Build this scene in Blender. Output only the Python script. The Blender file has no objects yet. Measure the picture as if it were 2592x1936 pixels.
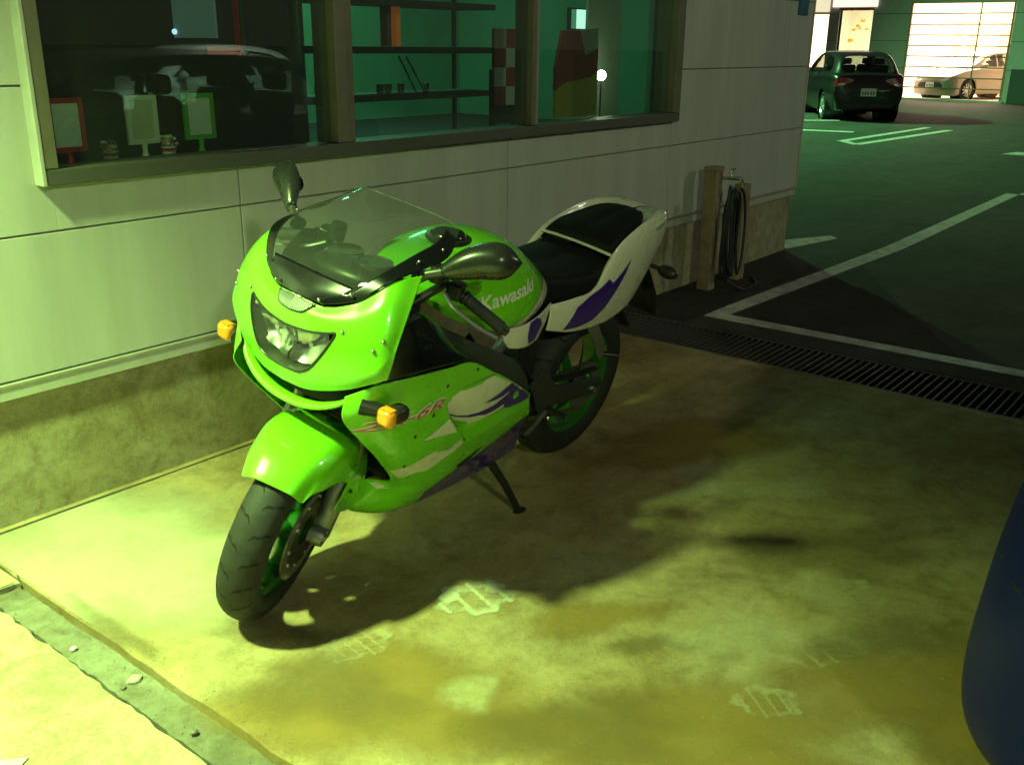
import bpy, bmesh, math, random
import numpy as np
from mathutils import Vector, Matrix
from mathutils.bvhtree import BVHTree
R = math.radians
random.seed(7)
SC = bpy.context.scene
COL = SC.collection

# ------------------------------------------------------------------ camera
cam_d = bpy.data.cameras.new('camera'); cam = bpy.data.objects.new('camera', cam_d); COL.objects.link(cam)
RW = np.array([[0.6244747, 0.2496101, -0.7400852], [-0.7809613, 0.2134216, -0.5869844], [0.0114329, 0.9445348, 0.3282122]])
cx, cy, cz = (RW[:, 0], RW[:, 1], RW[:, 2])
cam.matrix_world = Matrix(((cx[0], cy[0], cz[0], 0.0), (cx[1], cy[1], cz[1], -3.10), (cx[2], cy[2], cz[2], 1.545), (0, 0, 0, 1)))
cam_d.sensor_fit = 'HORIZONTAL'; cam_d.sensor_width = 36.0; cam_d.lens = 36.0 * 2469.8 / 2592
cam_d.clip_start = 0.05; cam_d.clip_end = 500
SC.camera = cam

# ------------------------------------------------------------------ night sky
W = bpy.data.worlds.new('World'); SC.world = W; W.use_nodes = True
wn = W.node_tree; bg = wn.nodes['Background']
sky = wn.nodes.new('ShaderNodeTexSky'); sky.sky_type = 'NISHITA'; sky.sun_disc = False
sky.sun_elevation = R(-6.0); sky.sun_rotation = R(200)
glow = wn.nodes.new('ShaderNodeMix'); glow.data_type = 'RGBA'; glow.blend_type = 'ADD'; glow.inputs[0].default_value = 1.0; glow.inputs[7].default_value = (0.38, 0.40, 0.28, 1)   # town glow on the night sky
wn.links.new(sky.outputs[0], glow.inputs[6]); wn.links.new(glow.outputs[2], bg.inputs[0]); bg.inputs[1].default_value = 0.085

VS = SC.view_settings
VS.view_transform = 'Standard'; VS.look = 'None'; VS.exposure = 0.18; VS.gamma = 1.0; VS.use_curve_mapping = False
SC.cycles.use_denoising = True
SC.cycles.max_bounces = 6; SC.cycles.transparent_max_bounces = 12
SC.cycles.caustics_reflective = False; SC.cycles.caustics_refractive = False
SC.cycles.sample_clamp_indirect = 3.0

# ------------------------------------------------------------------ lamps (each one sits in a fixture built below)
def lamp(name, kind, loc, power, color, aim=None, size=0.1, spot=None, blend=1.0):
    d = bpy.data.lights.new(name, kind); o = bpy.data.objects.new(name, d); COL.objects.link(o)
    d.energy = power; d.color = color; o.location = loc
    if kind == 'AREA': d.size = size
    else: d.shadow_soft_size = size
    if spot: d.spot_size = R(spot); d.spot_blend = blend
    if aim is not None:
        o.rotation_euler = (Vector(aim) - Vector(loc)).to_track_quat('-Z', 'Y').to_euler()
    return o
LAMP = Vector((-0.05, -0.72, 3.10))
lamp('wall_lamp_light', 'SPOT', LAMP + Vector((0, 0, -0.06)), 1650, (0.58, 1.0, 0.27), (-0.1, -0.85, 0.0), 0.11, 114, 1.0)
lamp('lot_lamp_light', 'SPOT', (20.0, 12.5, 6.4), 12000, (0.27, 1.0, 0.33), (21.5, 4.5, 0.0), 0.15, 125, 1.0)
lamp('street_lamp_light', 'SPOT', (18.0, -20.0, 10.0), 1500, (0.98, 1.0, 0.78), (8.5, 0.0, 1.0), 0.5, 80, 0.6)
lamp('gate_lamp_light', 'SPOT', (-3.0, -9.0, 4.6), 1020, (0.80, 1.0, 0.52), (3.0, 0.0, 0.9), 0.22, 85, 0.6)
lamp('parked_car_fill_light', 'SPOT', (8.0, -7.6, 4.4), 6000, (0.72, 1.0, 0.74), (8.5, -11.5, 0.3), 0.15, 85, 0.7)  # added lamp out of view, brightens the parked cars for the window reflection

# ------------------------------------------------------------------ helpers: tags
def tag(o, label=None, cat=None, group=None, kind=None):
    if label: o['label'] = label
    if cat: o['category'] = cat
    if group: o['group'] = group
    if kind: o['kind'] = kind
    return o
def empty(name, loc=(0, 0, 0), rz=0.0, label=None, cat=None, group=None):
    o = bpy.data.objects.new(name, None); COL.objects.link(o); o.empty_display_size = 0.1
    o.location = loc; o.rotation_euler = (0, 0, rz)
    return tag(o, label, cat, group)

# ------------------------------------------------------------------ helpers: materials
def mat(name, col, rough=0.5, metal=0.0, coat=0.0, var=0.0, vscale=8.0, bump=0.0, bscale=60.0, col2=None, rvar=0.0, emit=None, estr=0.0, trans=0.0, ior=1.45, spec=0.5, alpha=None, mscale=None):
    m = bpy.data.materials.new(name); m.use_nodes = True
    nt = m.node_tree; b = nt.nodes['Principled BSDF']; N = nt.nodes.new; L = nt.links.new
    b.inputs['Base Color'].default_value = (*col, 1); b.inputs['Roughness'].default_value = rough
    b.inputs['Metallic'].default_value = metal; b.inputs['IOR'].default_value = ior
    b.inputs['Specular IOR Level'].default_value = spec
    if coat: b.inputs['Coat Weight'].default_value = coat; b.inputs['Coat Roughness'].default_value = 0.06
    if trans: b.inputs['Transmission Weight'].default_value = trans
    if emit: b.inputs['Emission Color'].default_value = (*emit, 1); b.inputs['Emission Strength'].default_value = estr
    if alpha is not None: b.inputs['Alpha'].default_value = alpha
    if var or bump or rvar:
        tc = N('ShaderNodeTexCoord')
        if var:
            n = N('ShaderNodeTexNoise'); n.inputs['Scale'].default_value = vscale; n.inputs['Detail'].default_value = 7; n.inputs['Roughness'].default_value = 0.62
            if mscale:
                mpn = N('ShaderNodeMapping'); mpn.inputs['Scale'].default_value = mscale; L(tc.outputs['Object'], mpn.inputs['Vector']); L(mpn.outputs[0], n.inputs['Vector'])
            else: L(tc.outputs['Object'], n.inputs['Vector'])
            rp = N('ShaderNodeValToRGB'); c2 = col2 or tuple(min(1, c * (1 + var)) for c in col); c1 = tuple(c * (1 - var) for c in col)
            rp.color_ramp.elements[0].position = 0.33; rp.color_ramp.elements[1].position = 0.68
            rp.color_ramp.elements[0].color = (*c1, 1); rp.color_ramp.elements[1].color = (*c2, 1)
            L(n.outputs['Fac'], rp.inputs['Fac']); L(rp.outputs['Color'], b.inputs['Base Color'])
        if rvar:
            n3 = N('ShaderNodeTexNoise'); n3.inputs['Scale'].default_value = vscale * 2.7; n3.inputs['Detail'].default_value = 5
            L(tc.outputs['Object'], n3.inputs['Vector'])
            mr = N('ShaderNodeMapRange'); mr.inputs['To Min'].default_value = max(0, rough - rvar); mr.inputs['To Max'].default_value = min(1, rough + rvar)
            L(n3.outputs['Fac'], mr.inputs['Value']); L(mr.outputs['Result'], b.inputs['Roughness'])
        if bump:
            n2 = N('ShaderNodeTexNoise'); n2.inputs['Scale'].default_value = bscale; n2.inputs['Detail'].default_value = 4
            L(tc.outputs['Object'], n2.inputs['Vector'])
            bp = N('ShaderNodeBump'); bp.inputs['Strength'].default_value = bump; bp.inputs['Distance'].default_value = 0.003
            L(n2.outputs['Fac'], bp.inputs['Height']); L(bp.outputs['Normal'], b.inputs['Normal'])
    return m
def thin_glass(name, tint=(1, 1, 1), refl=1.0, rough=0.0, ior=1.5, haze=0.0):
    m = bpy.data.materials.new(name); m.use_nodes = True; nt = m.node_tree; nt.nodes.clear(); N = nt.nodes.new; L = nt.links.new
    out = N('ShaderNodeOutputMaterial'); tr = N('ShaderNodeBsdfTransparent'); tr.inputs[0].default_value = (*tint, 1)
    gl = N('ShaderNodeBsdfGlossy'); gl.inputs['Roughness'].default_value = rough; gl.inputs[0].default_value = (refl, refl, refl, 1)
    fr = N('ShaderNodeFresnel'); ge = N('ShaderNodeNewGeometry'); mp = N('ShaderNodeMapRange'); mp.inputs['To Min'].default_value = ior; mp.inputs['To Max'].default_value = 1 / ior
    L(ge.outputs['Backfacing'], mp.inputs['Value']); L(mp.outputs[0], fr.inputs[0])
    mx = N('ShaderNodeMixShader'); L(fr.outputs[0], mx.inputs[0]); L(tr.outputs[0], mx.inputs[1]); L(gl.outputs[0], mx.inputs[2])
    last = mx
    if haze:
        df = N('ShaderNodeBsdfDiffuse'); df.inputs[0].default_value = (0.5, 0.55, 0.5, 1)
        m2 = N('ShaderNodeMixShader'); m2.inputs[0].default_value = haze; L(mx.outputs[0], m2.inputs[1]); L(df.outputs[0], m2.inputs[2]); last = m2
    L(last.outputs[0], out.inputs[0]); return m
def emis(name, col, s):
    return mat(name, (0.0, 0.0, 0.0), 0.6, emit=col, estr=s)

# ------------------------------------------------------------------ helpers: mesh building
def build(name, v, f, m, parent=None, smooth=True, sharp=40, solid=0.0, bevel=0.0, sub=0, offset=-1):
    me = bpy.data.meshes.new(name); me.from_pydata([tuple(p) for p in v], [], [tuple(q) for q in f]); me.update()
    bm = bmesh.new(); bm.from_mesh(me); bmesh.ops.remove_doubles(bm, verts=bm.verts[:], dist=1e-5); bmesh.ops.recalc_face_normals(bm, faces=bm.faces[:]); bm.to_mesh(me); bm.free()
    return finish(name, me, m, parent, smooth, sharp, solid, bevel, sub, offset)
def finish(name, me, m, parent=None, smooth=True, sharp=40, solid=0.0, bevel=0.0, sub=0, offset=-1):
    o = bpy.data.objects.new(name, me); COL.objects.link(o)
    if m is not None:
        for mm in (m if isinstance(m, (list, tuple)) else [m]): me.materials.append(mm)
    if parent is not None: o.parent = parent
    if smooth:
        for p in me.polygons: p.use_smooth = True
        try: me.set_sharp_from_angle(angle=R(sharp))
        except Exception: pass
    if solid:
        md = o.modifiers.new('solid', 'SOLIDIFY'); md.thickness = solid; md.offset = offset
    if bevel:
        md = o.modifiers.new('bevel', 'BEVEL'); md.width = bevel; md.segments = 2; md.limit_method = 'ANGLE'; md.angle_limit = R(35)
    if sub:
        md = o.modifiers.new('sub', 'SUBSURF'); md.levels = sub; md.render_levels = sub
    return o
class MB:
    def __init__(s): s.v = []; s.f = []
    def add(s, v, f):
        k = len(s.v); s.v += [Vector(p) for p in v]; s.f += [[i + k for i in q] for q in f]; return s
    def box(s, c, d, M=None):
        x, y, z = (a / 2 for a in d); c = Vector(c)
        P = [Vector((i * x, j * y, k * z)) for i in (-1, 1) for j in (-1, 1) for k in (-1, 1)]
        if M is not None: P = [M @ p for p in P]
        return s.add([c + p for p in P], [(0, 1, 3, 2), (4, 6, 7, 5), (0, 4, 5, 1), (2, 3, 7, 6), (0, 2, 6, 4), (1, 5, 7, 3)])
    def tube(s, path, r, seg=10, closed=False, caps=True, flat=(1, 1)):
        P = [Vector(p) for p in path]; n = len(P); rs = r if isinstance(r, (list, tuple)) else [r] * n
        T = []
        for i in range(n):
            a = P[(i - 1) % n] if (closed or i > 0) else P[i]; b = P[(i + 1) % n] if (closed or i < n - 1) else P[i]
            T.append((b - a).normalized())
        up = Vector((0, 0, 1)) if abs(T[0].z) < 0.9 else Vector((1, 0, 0))
        nrm = (up - T[0] * up.dot(T[0])).normalized(); V = []
        for i in range(n):
            nrm = (nrm - T[i] * nrm.dot(T[i])).normalized(); bi = T[i].cross(nrm)
            for k in range(seg):
                a = 2 * math.pi * k / seg
                V.append(P[i] + (nrm * math.cos(a) * flat[0] + bi * math.sin(a) * flat[1]) * rs[i])
        F = []
        for i in range(n if closed else n - 1):
            j = (i + 1) % n
            for k in range(seg):
                l = (k + 1) % seg; F.append((i * seg + k, i * seg + l, j * seg + l, j * seg + k))
        if caps and not closed: F += [tuple(range(seg))[::-1], tuple((n - 1) * seg + k for k in range(seg))]
        return s.add(V, F)
    def cyl(s, a, b, r, r2=None, seg=20): return s.tube([a, b], [r, r if r2 is None else r2], seg)
    def lathe(s, prof, c=(0, 0, 0), axis='y', seg=48, a0=0.0, a1=None, close=False):
        # prof: (radius, height along the axis)
        c = Vector(c); full = a1 is None; n = seg if full else seg + 1; a1 = a0 + 2 * math.pi if full else a1; V = []
        for i in range(n):
            a = a0 + (a1 - a0) * i / seg; ca, sa = math.cos(a), math.sin(a)
            for r, h in prof:
                V.append(c + (Vector((r * ca, h, r * sa)) if axis == 'y' else Vector((r * ca, r * sa, h)) if axis == 'z' else Vector((h, r * ca, r * sa))))
        m = len(prof); F = []
        for i in range(seg):
            j = (i + 1) % n
            for k in range(m if close else m - 1):
                l = (k + 1) % m; F.append((i * m + k, i * m + l, j * m + l, j * m + k))
        return s.add(V, F)
    def prism(s, poly, h0, h1, axis='y'):
        g = (lambda p, h: Vector((p[0], h, p[1]))) if axis == 'y' else (lambda p, h: Vector((p[0], p[1], h))) if axis == 'z' else (lambda p, h: Vector((h, p[0], p[1])))
        n = len(poly)
        return s.add([g(p, h0) for p in poly] + [g(p, h1) for p in poly],
                     [tuple(range(n))[::-1], tuple(range(n, 2 * n))] + [(i, (i + 1) % n, n + (i + 1) % n, n + i) for i in range(n)])
    def sphere(s, c, r, seg=14, rings=8):
        V = []; F = []; c = Vector(c); rr = r if isinstance(r, (tuple, list)) else (r, r, r)
        for i in range(rings + 1):
            t = math.pi * i / rings
            for k in range(seg):
                a = 2 * math.pi * k / seg
                V.append(c + Vector((rr[0] * math.sin(t) * math.cos(a), rr[1] * math.sin(t) * math.sin(a), rr[2] * math.cos(t))))
        for i in range(rings):
            for k in range(seg):
                l = (k + 1) % seg; F.append((i * seg + k, i * seg + l, (i + 1) * seg + l, (i + 1) * seg + k))
        return s.add(V, F)
    def grid(s, G, close_u=False):
        nv, nu = len(G), len(G[0]); V = [p for r in G for p in r]; F = []
        for i in range(nv - 1):
            for j in range(nu if close_u else nu - 1):
                k = (j + 1) % nu; F.append((i * nu + j, i * nu + k, (i + 1) * nu + k, (i + 1) * nu + j))
        return s.add(V, F)
    def xf(s, fn): s.v = [Vector(fn(p)) for p in s.v]; return s
    def mirror(s):  # add the mirror image about y=0
        k = len(s.v); n = len(s.f); s.v += [Vector((p.x, -p.y, p.z)) for p in s.v[:k]]; s.f += [[i + k for i in q][::-1] for q in s.f[:n]]; return s
    def flip(s): s.v = [Vector((p.x, -p.y, p.z)) for p in s.v]; s.f = [q[::-1] for q in s.f]; return s
    def build(s, name, m, parent=None, **k):
        me_v = s.v; return build(name, me_v, s.f, m, parent, **k)
def cat_rom(P, n, closed=False):
    P = np.asarray(P, float); m = len(P); out = []
    segs = m if closed else m - 1
    ts = np.linspace(0, segs, n, endpoint=not closed)
    for t in ts:
        i = min(int(t), segs - 1); u = t - i
        if closed: a, b, c, d = P[(i - 1) % m], P[i % m], P[(i + 1) % m], P[(i + 2) % m]
        else:
            b, c = P[i], P[i + 1]; a = P[i - 1] if i > 0 else 2 * b - c; d = P[i + 2] if i + 2 < m else 2 * c - b
        out.append(0.5 * ((2 * b) + (-a + c) * u + (2 * a - 5 * b + 4 * c - d) * u * u + (-a + 3 * b - 3 * c + d) * u ** 3))
    return np.array(out)
def surf(net, nv, nu):
    net = np.asarray(net, float); rows = np.array([cat_rom(r, nu) for r in net])
    return np.stack([cat_rom(rows[:, j], nv) for j in range(nu)], 1)
def smoothpoly(P, n): return [tuple(p) for p in cat_rom(P, n, True)]
def in_poly(p, poly):
    x, y = p; c = False; n = len(poly)
    for i in range(n):
        x1, y1 = poly[i]; x2, y2 = poly[i - 1]
        if (y1 > y) != (y2 > y) and x < (x2 - x1) * (y - y1) / (y2 - y1) + x1: c = not c
    return c
def bvh_of(*mbs):
    V = []; F = []
    for mb in mbs:
        k = len(V); V += list(mb.v); F += [[i + k for i in q] for q in mb.f]
    return BVHTree.FromPolygons(V, F)
def drape(me_v, me_f, org, U, Vv, D, bvh, off=0.0012, edge=0.014):
    """2-D triangles (s,t) laid on a surface: subdivide, cast along D, lift by off."""
    org, U, Vv, D = (Vector(a) for a in (org, U, Vv, D))
    bm = bmesh.new(); vs = [bm.verts.new((p[0], p[1], 0)) for p in me_v]
    for q in me_f:
        try: bm.faces.new([vs[i] for i in q])
        except ValueError: pass
    bmesh.ops.triangulate(bm, faces=bm.faces[:])
    for _ in range(6):
        es = [e for e in bm.edges if e.calc_length() > edge]
        if not es: break
        bmesh.ops.subdivide_edges(bm, edges=es, cuts=1); bmesh.ops.triangulate(bm, faces=[f for f in bm.faces if len(f.verts) > 3])
    bad = []
    for v in bm.verts:
        h = bvh.ray_cast(org + U * v.co.x + Vv * v.co.y - D * 2.0, D)
        if h[0] is None: bad.append(v); continue
        n = h[1] if h[1].dot(D) < 0 else -h[1]
        v.co = h[0] + n * off
    if bad: bmesh.ops.delete(bm, geom=bad, context='VERTS')
    me = bpy.data.meshes.new('decal'); bm.to_mesh(me); bm.free(); return me
def decal(name, poly, org, U, V, D, bvh, m, parent, off=0.0012, edge=0.014):
    me = drape(poly, [list(range(len(poly)))], org, U, V, D, bvh, off, edge); me.name = name
    return finish(name, me, m, parent, smooth=True, sharp=60)
def text_tris(s, size, shear=0.0, bold=0.0, sx=1.0):
    c = bpy.data.curves.new('t', 'FONT'); c.body = s; c.size = size; c.shear = shear; c.offset = bold; c.resolution_u = 3; c.align_x = 'CENTER'; c.align_y = 'CENTER'
    o = bpy.data.objects.new('t', c); COL.objects.link(o); dg = bpy.context.evaluated_depsgraph_get(); dg.update()
    me = o.evaluated_get(dg).to_mesh(); v = [(p.co.x * sx, p.co.y) for p in me.vertices]; f = [list(p.vertices) for p in me.polygons]
    o.evaluated_get(dg).to_mesh_clear(); bpy.data.objects.remove(o); bpy.data.curves.remove(c); return v, f
def text_decal(name, s, size, org, U, V, D, bvh, m, parent, off=0.0016, shear=0.0, bold=0.0, sx=1.0, edge=0.012):
    v, f = text_tris(s, size, shear, bold, sx)
    me = drape(v, f, org, U, V, D, bvh, off, edge); me.name = name
    return finish(name, me, m, parent, smooth=False)

# ================================================================== SETTING
# ---- ground materials
def concrete(name, base, dark, light, rough=0.75, sc=1.0, spec=0.3, streak=True):
    m = bpy.data.materials.new(name); m.use_nodes = True; nt = m.node_tree; b = nt.nodes['Principled BSDF']; N = nt.nodes.new; L = nt.links.new
    tc = N('ShaderNodeTexCoord')
    def noise(s, d=8, r=0.6, dist=0.0, off=(0, 0, 0), scl=(1, 1, 1)):
        mp = N('ShaderNodeMapping'); mp.inputs['Location'].default_value = off; mp.inputs['Scale'].default_value = scl; L(tc.outputs['Object'], mp.inputs['Vector'])
        n = N('ShaderNodeTexNoise'); n.inputs['Scale'].default_value = s * sc; n.inputs['Detail'].default_value = d; n.inputs['Roughness'].default_value = r; n.inputs['Distortion'].default_value = dist
        L(mp.outputs[0], n.inputs['Vector']); return n.outputs['Fac']
    def ramp(fac, stops):
        r = N('ShaderNodeValToRGB'); e = r.color_ramp.elements
        while len(e) < len(stops): e.new(0.5)
        for k, (p, c) in enumerate(stops): e[k].position = p; e[k].color = (*c, 1) if len(c) == 3 else c
        L(fac, r.inputs[0]); return r.outputs[0]
    def mix(a, b_, fac, mode='MIX'):
        x = N('ShaderNodeMix'); x.data_type = 'RGBA'; x.blend_type = mode
        for s_, v in ((0, fac), (6, a), (7, b_)):
            if isinstance(v, (float, int)): x.inputs[s_].default_value = v
            elif isinstance(v, tuple): x.inputs[s_].default_value = (*v, 1)
            else: L(v, x.inputs[s_])
        return x.outputs[2]
    c = ramp(noise(1.1, 9, 0.62, 0.4), [(0.30, dark), (0.50, base), (0.72, light)])
    c2 = ramp(noise(3.7, 10, 0.68, 0.8, (3, 1, 0)), [(0.30, (0.55, 0.5, 0.42)), (0.52, (1, 1, 1)), (0.75, (1.18, 1.18, 1.12))])
    c = mix(c, c2, 0.8, 'MULTIPLY')
    if streak:
        c3 = ramp(noise(2.0, 6, 0.6, 0.2, (7, 0, 0), (0.25, 2.6, 1)), [(0.35, (0.8, 0.76, 0.66)), (0.6, (1.06, 1.06, 1.04))])
        c = mix(c, c3, 0.55, 'MULTIPLY')
    c4 = ramp(noise(11, 9, 0.72, 0.6, (9, 4, 0)), [(0.32, (0.70, 0.64, 0.52)), (0.50, (1, 1, 1)), (0.70, (1.16, 1.17, 1.12))]); c = mix(c, c4, 0.75, 'MULTIPLY')
    c5 = ramp(noise(42, 6, 0.75, 0.3, (2, 8, 0)), [(0.30, (0.74, 0.70, 0.62)), (0.48, (1, 1, 1)), (0.72, (1.14, 1.14, 1.1))]); c = mix(c, c5, 0.6, 'MULTIPLY')
    sp = ramp(noise(160, 3, 0.6, 0, (1, 2, 0)), [(0.36, (0.62, 0.62, 0.6)), (0.46, (1, 1, 1)), (0.66, (1, 1, 1)), (0.74, (1.22, 1.22, 1.2))])
    c = mix(c, sp, 0.6, 'MULTIPLY')
    L(c, b.inputs['Base Color']); b.inputs['Roughness'].default_value = rough; b.inputs['Specular IOR Level'].default_value = spec
    bp = N('ShaderNodeBump'); bp.inputs['Strength'].default_value = 0.35; bp.inputs['Distance'].default_value = 0.004
    ad = N('ShaderNodeMath'); ad.operation = 'ADD'; L(noise(190, 5, 0.7), ad.inputs[0]); L(noise(14, 6, 0.6), ad.inputs[1])
    L(ad.outputs[0], bp.inputs['Height']); L(bp.outputs[0], b.inputs['Normal'])
    return m
M_pad = concrete('pad_concrete', (0.37, 0.285, 0.15), (0.25, 0.17, 0.065), (0.43, 0.37, 0.24))
M_fore = concrete('forecourt_concrete', (0.42, 0.40, 0.25), (0.36, 0.33, 0.19), (0.46, 0.45, 0.31), sc=0.7)
M_kerb = concrete('kerb_mortar', (0.20, 0.19, 0.15), (0.13, 0.12, 0.09), (0.27, 0.26, 0.21), sc=3.0, streak=False)
M_asph = concrete('asphalt', (0.060, 0.058, 0.055), (0.045, 0.043, 0.042), (0.075, 0.072, 0.068), rough=0.8, sc=0.6)
M_plinth = concrete('plinth_concrete', (0.33, 0.29, 0.18), (0.25, 0.20, 0.11), (0.38, 0.36, 0.27), sc=2.2, streak=False)
M_paint = mat('white_road_paint', (0.55, 0.54, 0.50), 0.7, var=0.3, vscale=9, bump=0.3, bscale=120)
M_paint2 = mat('yard_paint', (0.62, 0.60, 0.55), 0.7, var=0.25, vscale=14, bump=0.3, bscale=120)
M_dark = mat('channel_dark', (0.03, 0.03, 0.028), 0.9)
M_bar = mat('grate_steel', (0.16, 0.16, 0.155), 0.45, metal=0.8, rvar=0.15, vscale=20)

def struct(name, mb, m, parent=None, **k):
    o = mb.build(name, m, parent, smooth=False, **k)
    if parent is None: tag(o, kind='structure')
    return o
G = MB(); G.add([(-250, -250, -0.16), (250, -250, -0.16), (250, 250, -0.16), (-250, 250, -0.16)], [(0, 1, 2, 3)])
struct('ground', G, M_asph)
def slab(name, x0, x1, y0, y1, m, z=0.0):
    return struct(name, MB().box(((x0 + x1) / 2, (y0 + y1) / 2, (z - 0.15) / 2), (x1 - x0, y1 - y0, z + 0.15)), m)
def rough_sheet(name, x0, x1, y0, y1, nx, ny, m, z, amp, edge):
    """slab top with slightly uneven surface and chipped long edges"""
    rnd = random.Random(hash(name) % 1000 + 3); mb = MB(); G = []
    for j in range(ny + 1):
        y = y0 + (y1 - y0) * j / ny; e0 = x0 + rnd.uniform(-edge, edge); e1 = x1 + rnd.uniform(-edge, edge); row = []
        for i in range(nx + 1):
            x = e0 + (e1 - e0) * i / nx; row.append((x, y, z + rnd.uniform(-amp, amp)))
        G.append([(e0, y, -0.15)] + row + [(e1, y, -0.15)])
    mb.grid(G); o = mb.build(name, m, smooth=True, sharp=50); return tag(o, kind='structure')
rough_sheet('concrete_pad', 1.106, 4.55, -9.0, 0.03, 40, 110, M_pad, 0.0, 0.0004, 0.0035)
rough_sheet('kerb_strip', 1.0, 1.092, -9.0, -0.36, 6, 420, M_kerb, -0.012, 0.0022, 0.004)
rough_sheet('forecourt', -9.0, 0.985, -9.0, -0.36, 30, 300, M_fore, 0.003, 0.0004, 0.005)
slab('forecourt_slab', -9.0, 1.098, -0.352, 0.03, M_fore, -0.002)
slab('parking_lot', 4.985, 120.0, -70.0, 80.0, M_asph)
struct('kerb_bed', MB().box((1.05, -4.5, -0.09), (0.16, 9.0, 0.12)), M_kerb)

# crack in the slab by the wall
def ribbon(name, pts, w, m, z):
    mb = MB(); P = cat_rom([(a, b, 0) for a, b in pts], len(pts) * 8); n = len(P); rnd = random.Random(5); V = []
    for i in range(n):
        t = P[min(i + 1, n - 1)] - P[max(i - 1, 0)]; t /= (np.linalg.norm(t) + 1e-9); nn = np.array([-t[1], t[0], 0]); ww = w * rnd.uniform(0.6, 1.5)
        V.append(P[i] + nn * ww + np.array([0, 0, z])); V.append(P[i] - nn * ww + np.array([0, 0, z]))
    mb.add(V, [(2 * i, 2 * i + 1, 2 * i + 3, 2 * i + 2) for i in range(n - 1)])
    o = mb.build(name, m, smooth=False); tag(o, kind='structure'); return o
M_crack = mat('crack_dirt', (0.10, 0.08, 0.05), 0.95)
M_line = mat('wall_joint', (0.05, 0.045, 0.03), 0.95)
ribbon('slab_crack', [(1.10, -0.34), (1.13, -0.25), (1.12, -0.15), (1.16, -0.05)], 0.0025, M_crack, 0.0015)
ribbon('slab_crack', [(1.08, -0.352), (0.9, -0.345), (0.6, -0.352)], 0.003, M_crack, 0.0045)
ribbon('wall_foot_joint', [(-2, -0.004), (2, -0.006), (4.5, -0.004)], 0.006, M_line, 0.0018)

# pebbles and chips on the kerb strip
M_peb = mat('pebble', (0.45, 0.43, 0.38), 0.8, var=0.3, vscale=40); M_pebw = mat('pale_pebble', (0.75, 0.74, 0.70), 0.7)
def pebble(x, y, r, m, label, z=-0.01):
    rnd = random.Random(int(x * 977 + y * 131)); mb = MB().sphere((0, 0, 0), (r, r * 0.8, r * 0.55), 10, 6)
    mb.v = [v * rnd.uniform(0.82, 1.12) for v in mb.v]
    o = mb.build('pebble', m, smooth=True); o.location = (x, y, z + r * 0.4); tag(o, label, 'pebble'); return o
pebble(1.028, -0.79, 0.011, M_pebw, 'small white pebble lying on the grey kerb strip')
pebble(1.058, -1.035, 0.022, M_peb, 'flat beige stone chip set in the kerb strip', -0.018)
pebble(1.022, -1.045, 0.008, M_kerb, 'dark pebble beside the beige stone chip on the kerb strip')
pebble(1.035, -1.33, 0.012, M_kerb, 'dark lump at the near end of the kerb strip')
pebble(0.992, -0.62, 0.009, M_kerb, 'dark pebble at the far end of the kerb strip')

# yard markings and lot markings
def paint(name, poly, m=M_paint, z=0.004):
    mb = MB(); n = len(poly); mb.add([(x, y, z) for x, y in poly] + [(x, y, z - 0.003) for x, y in poly], [tuple(range(n))] + [(i, (i + 1) % n, n + (i + 1) % n, n + i) for i in range(n)])
    return tag(mb.build(name, m, smooth=False), kind='structure')
paint('painted_bay_line', [(5.195, -0.455), (5.20, -4.5), (5.31, -4.5), (5.315, -0.56), (8.1, -0.70), (12.2, -0.66), (12.2, -0.53), (8.1, -0.555), (5.5, -0.455)])
paint('painted_line', [(12.2, -0.66), (12.35, -0.66), (12.5, -5), (12.35, -5)], z=0.0045)
paint('painted_line', [(7.5, 0.35), (7.5, 0.03), (8.2, -0.12), (8.3, -0.02)])
paint('painted_line', [(18.65, 5.4), (18.9, 5.4), (19.35, 3.85), (19.1, 3.80)])
paint('painted_line', [(20.8, 6.4), (21.0, 6.4), (22.2, 5.25), (22.0, 5.15)])
paint('painted_bay_line', [(17.15, 3.36), (21.5, 3.18), (21.5, 3.05), (17.2, 3.2)])
paint('painted_bay_line', [(16.75, 2.95), (21.1, 2.66), (21.1, 2.5), (16.75, 2.78)])
paint('painted_bay_line', [(16.7, 2.9), (17.2, 3.36), (17.3, 3.24), (16.85, 2.84)], z=0.0045)
paint('painted_line', [(16.9, 0.62), (17.4, 0.52), (17.4, -3.0), (16.9, -3.0)])
paint('painted_mark', [(0.60, -1.05), (0.66, -1.06), (0.74, -1.13), (0.70, -1.15)], M_paint2, 0.008)
paint('painted_mark', [(0.58, -1.13), (0.66, -1.14), (0.76, -1.21), (0.73, -1.24), (0.62, -1.19)], M_paint2, 0.008)
# darker asphalt pieces laid on the lot
M_patch = concrete('darker_asphalt', (0.038, 0.036, 0.034), (0.03, 0.03, 0.028), (0.05, 0.048, 0.045), rough=0.85, sc=1.0)
def sheet(name, poly, m, z): return paint(name, poly, m, z)
sheet('darker_asphalt', [(5.0, 0.02), (5.0, -0.44), (6.6, -0.44), (7.4, 0.02)], M_patch, 0.0035)
sheet('darker_asphalt', [(5.33, -0.58), (7.2, -0.70), (6.3, -1.25), (5.33, -1.9)], M_patch, 0.0035)

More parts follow.
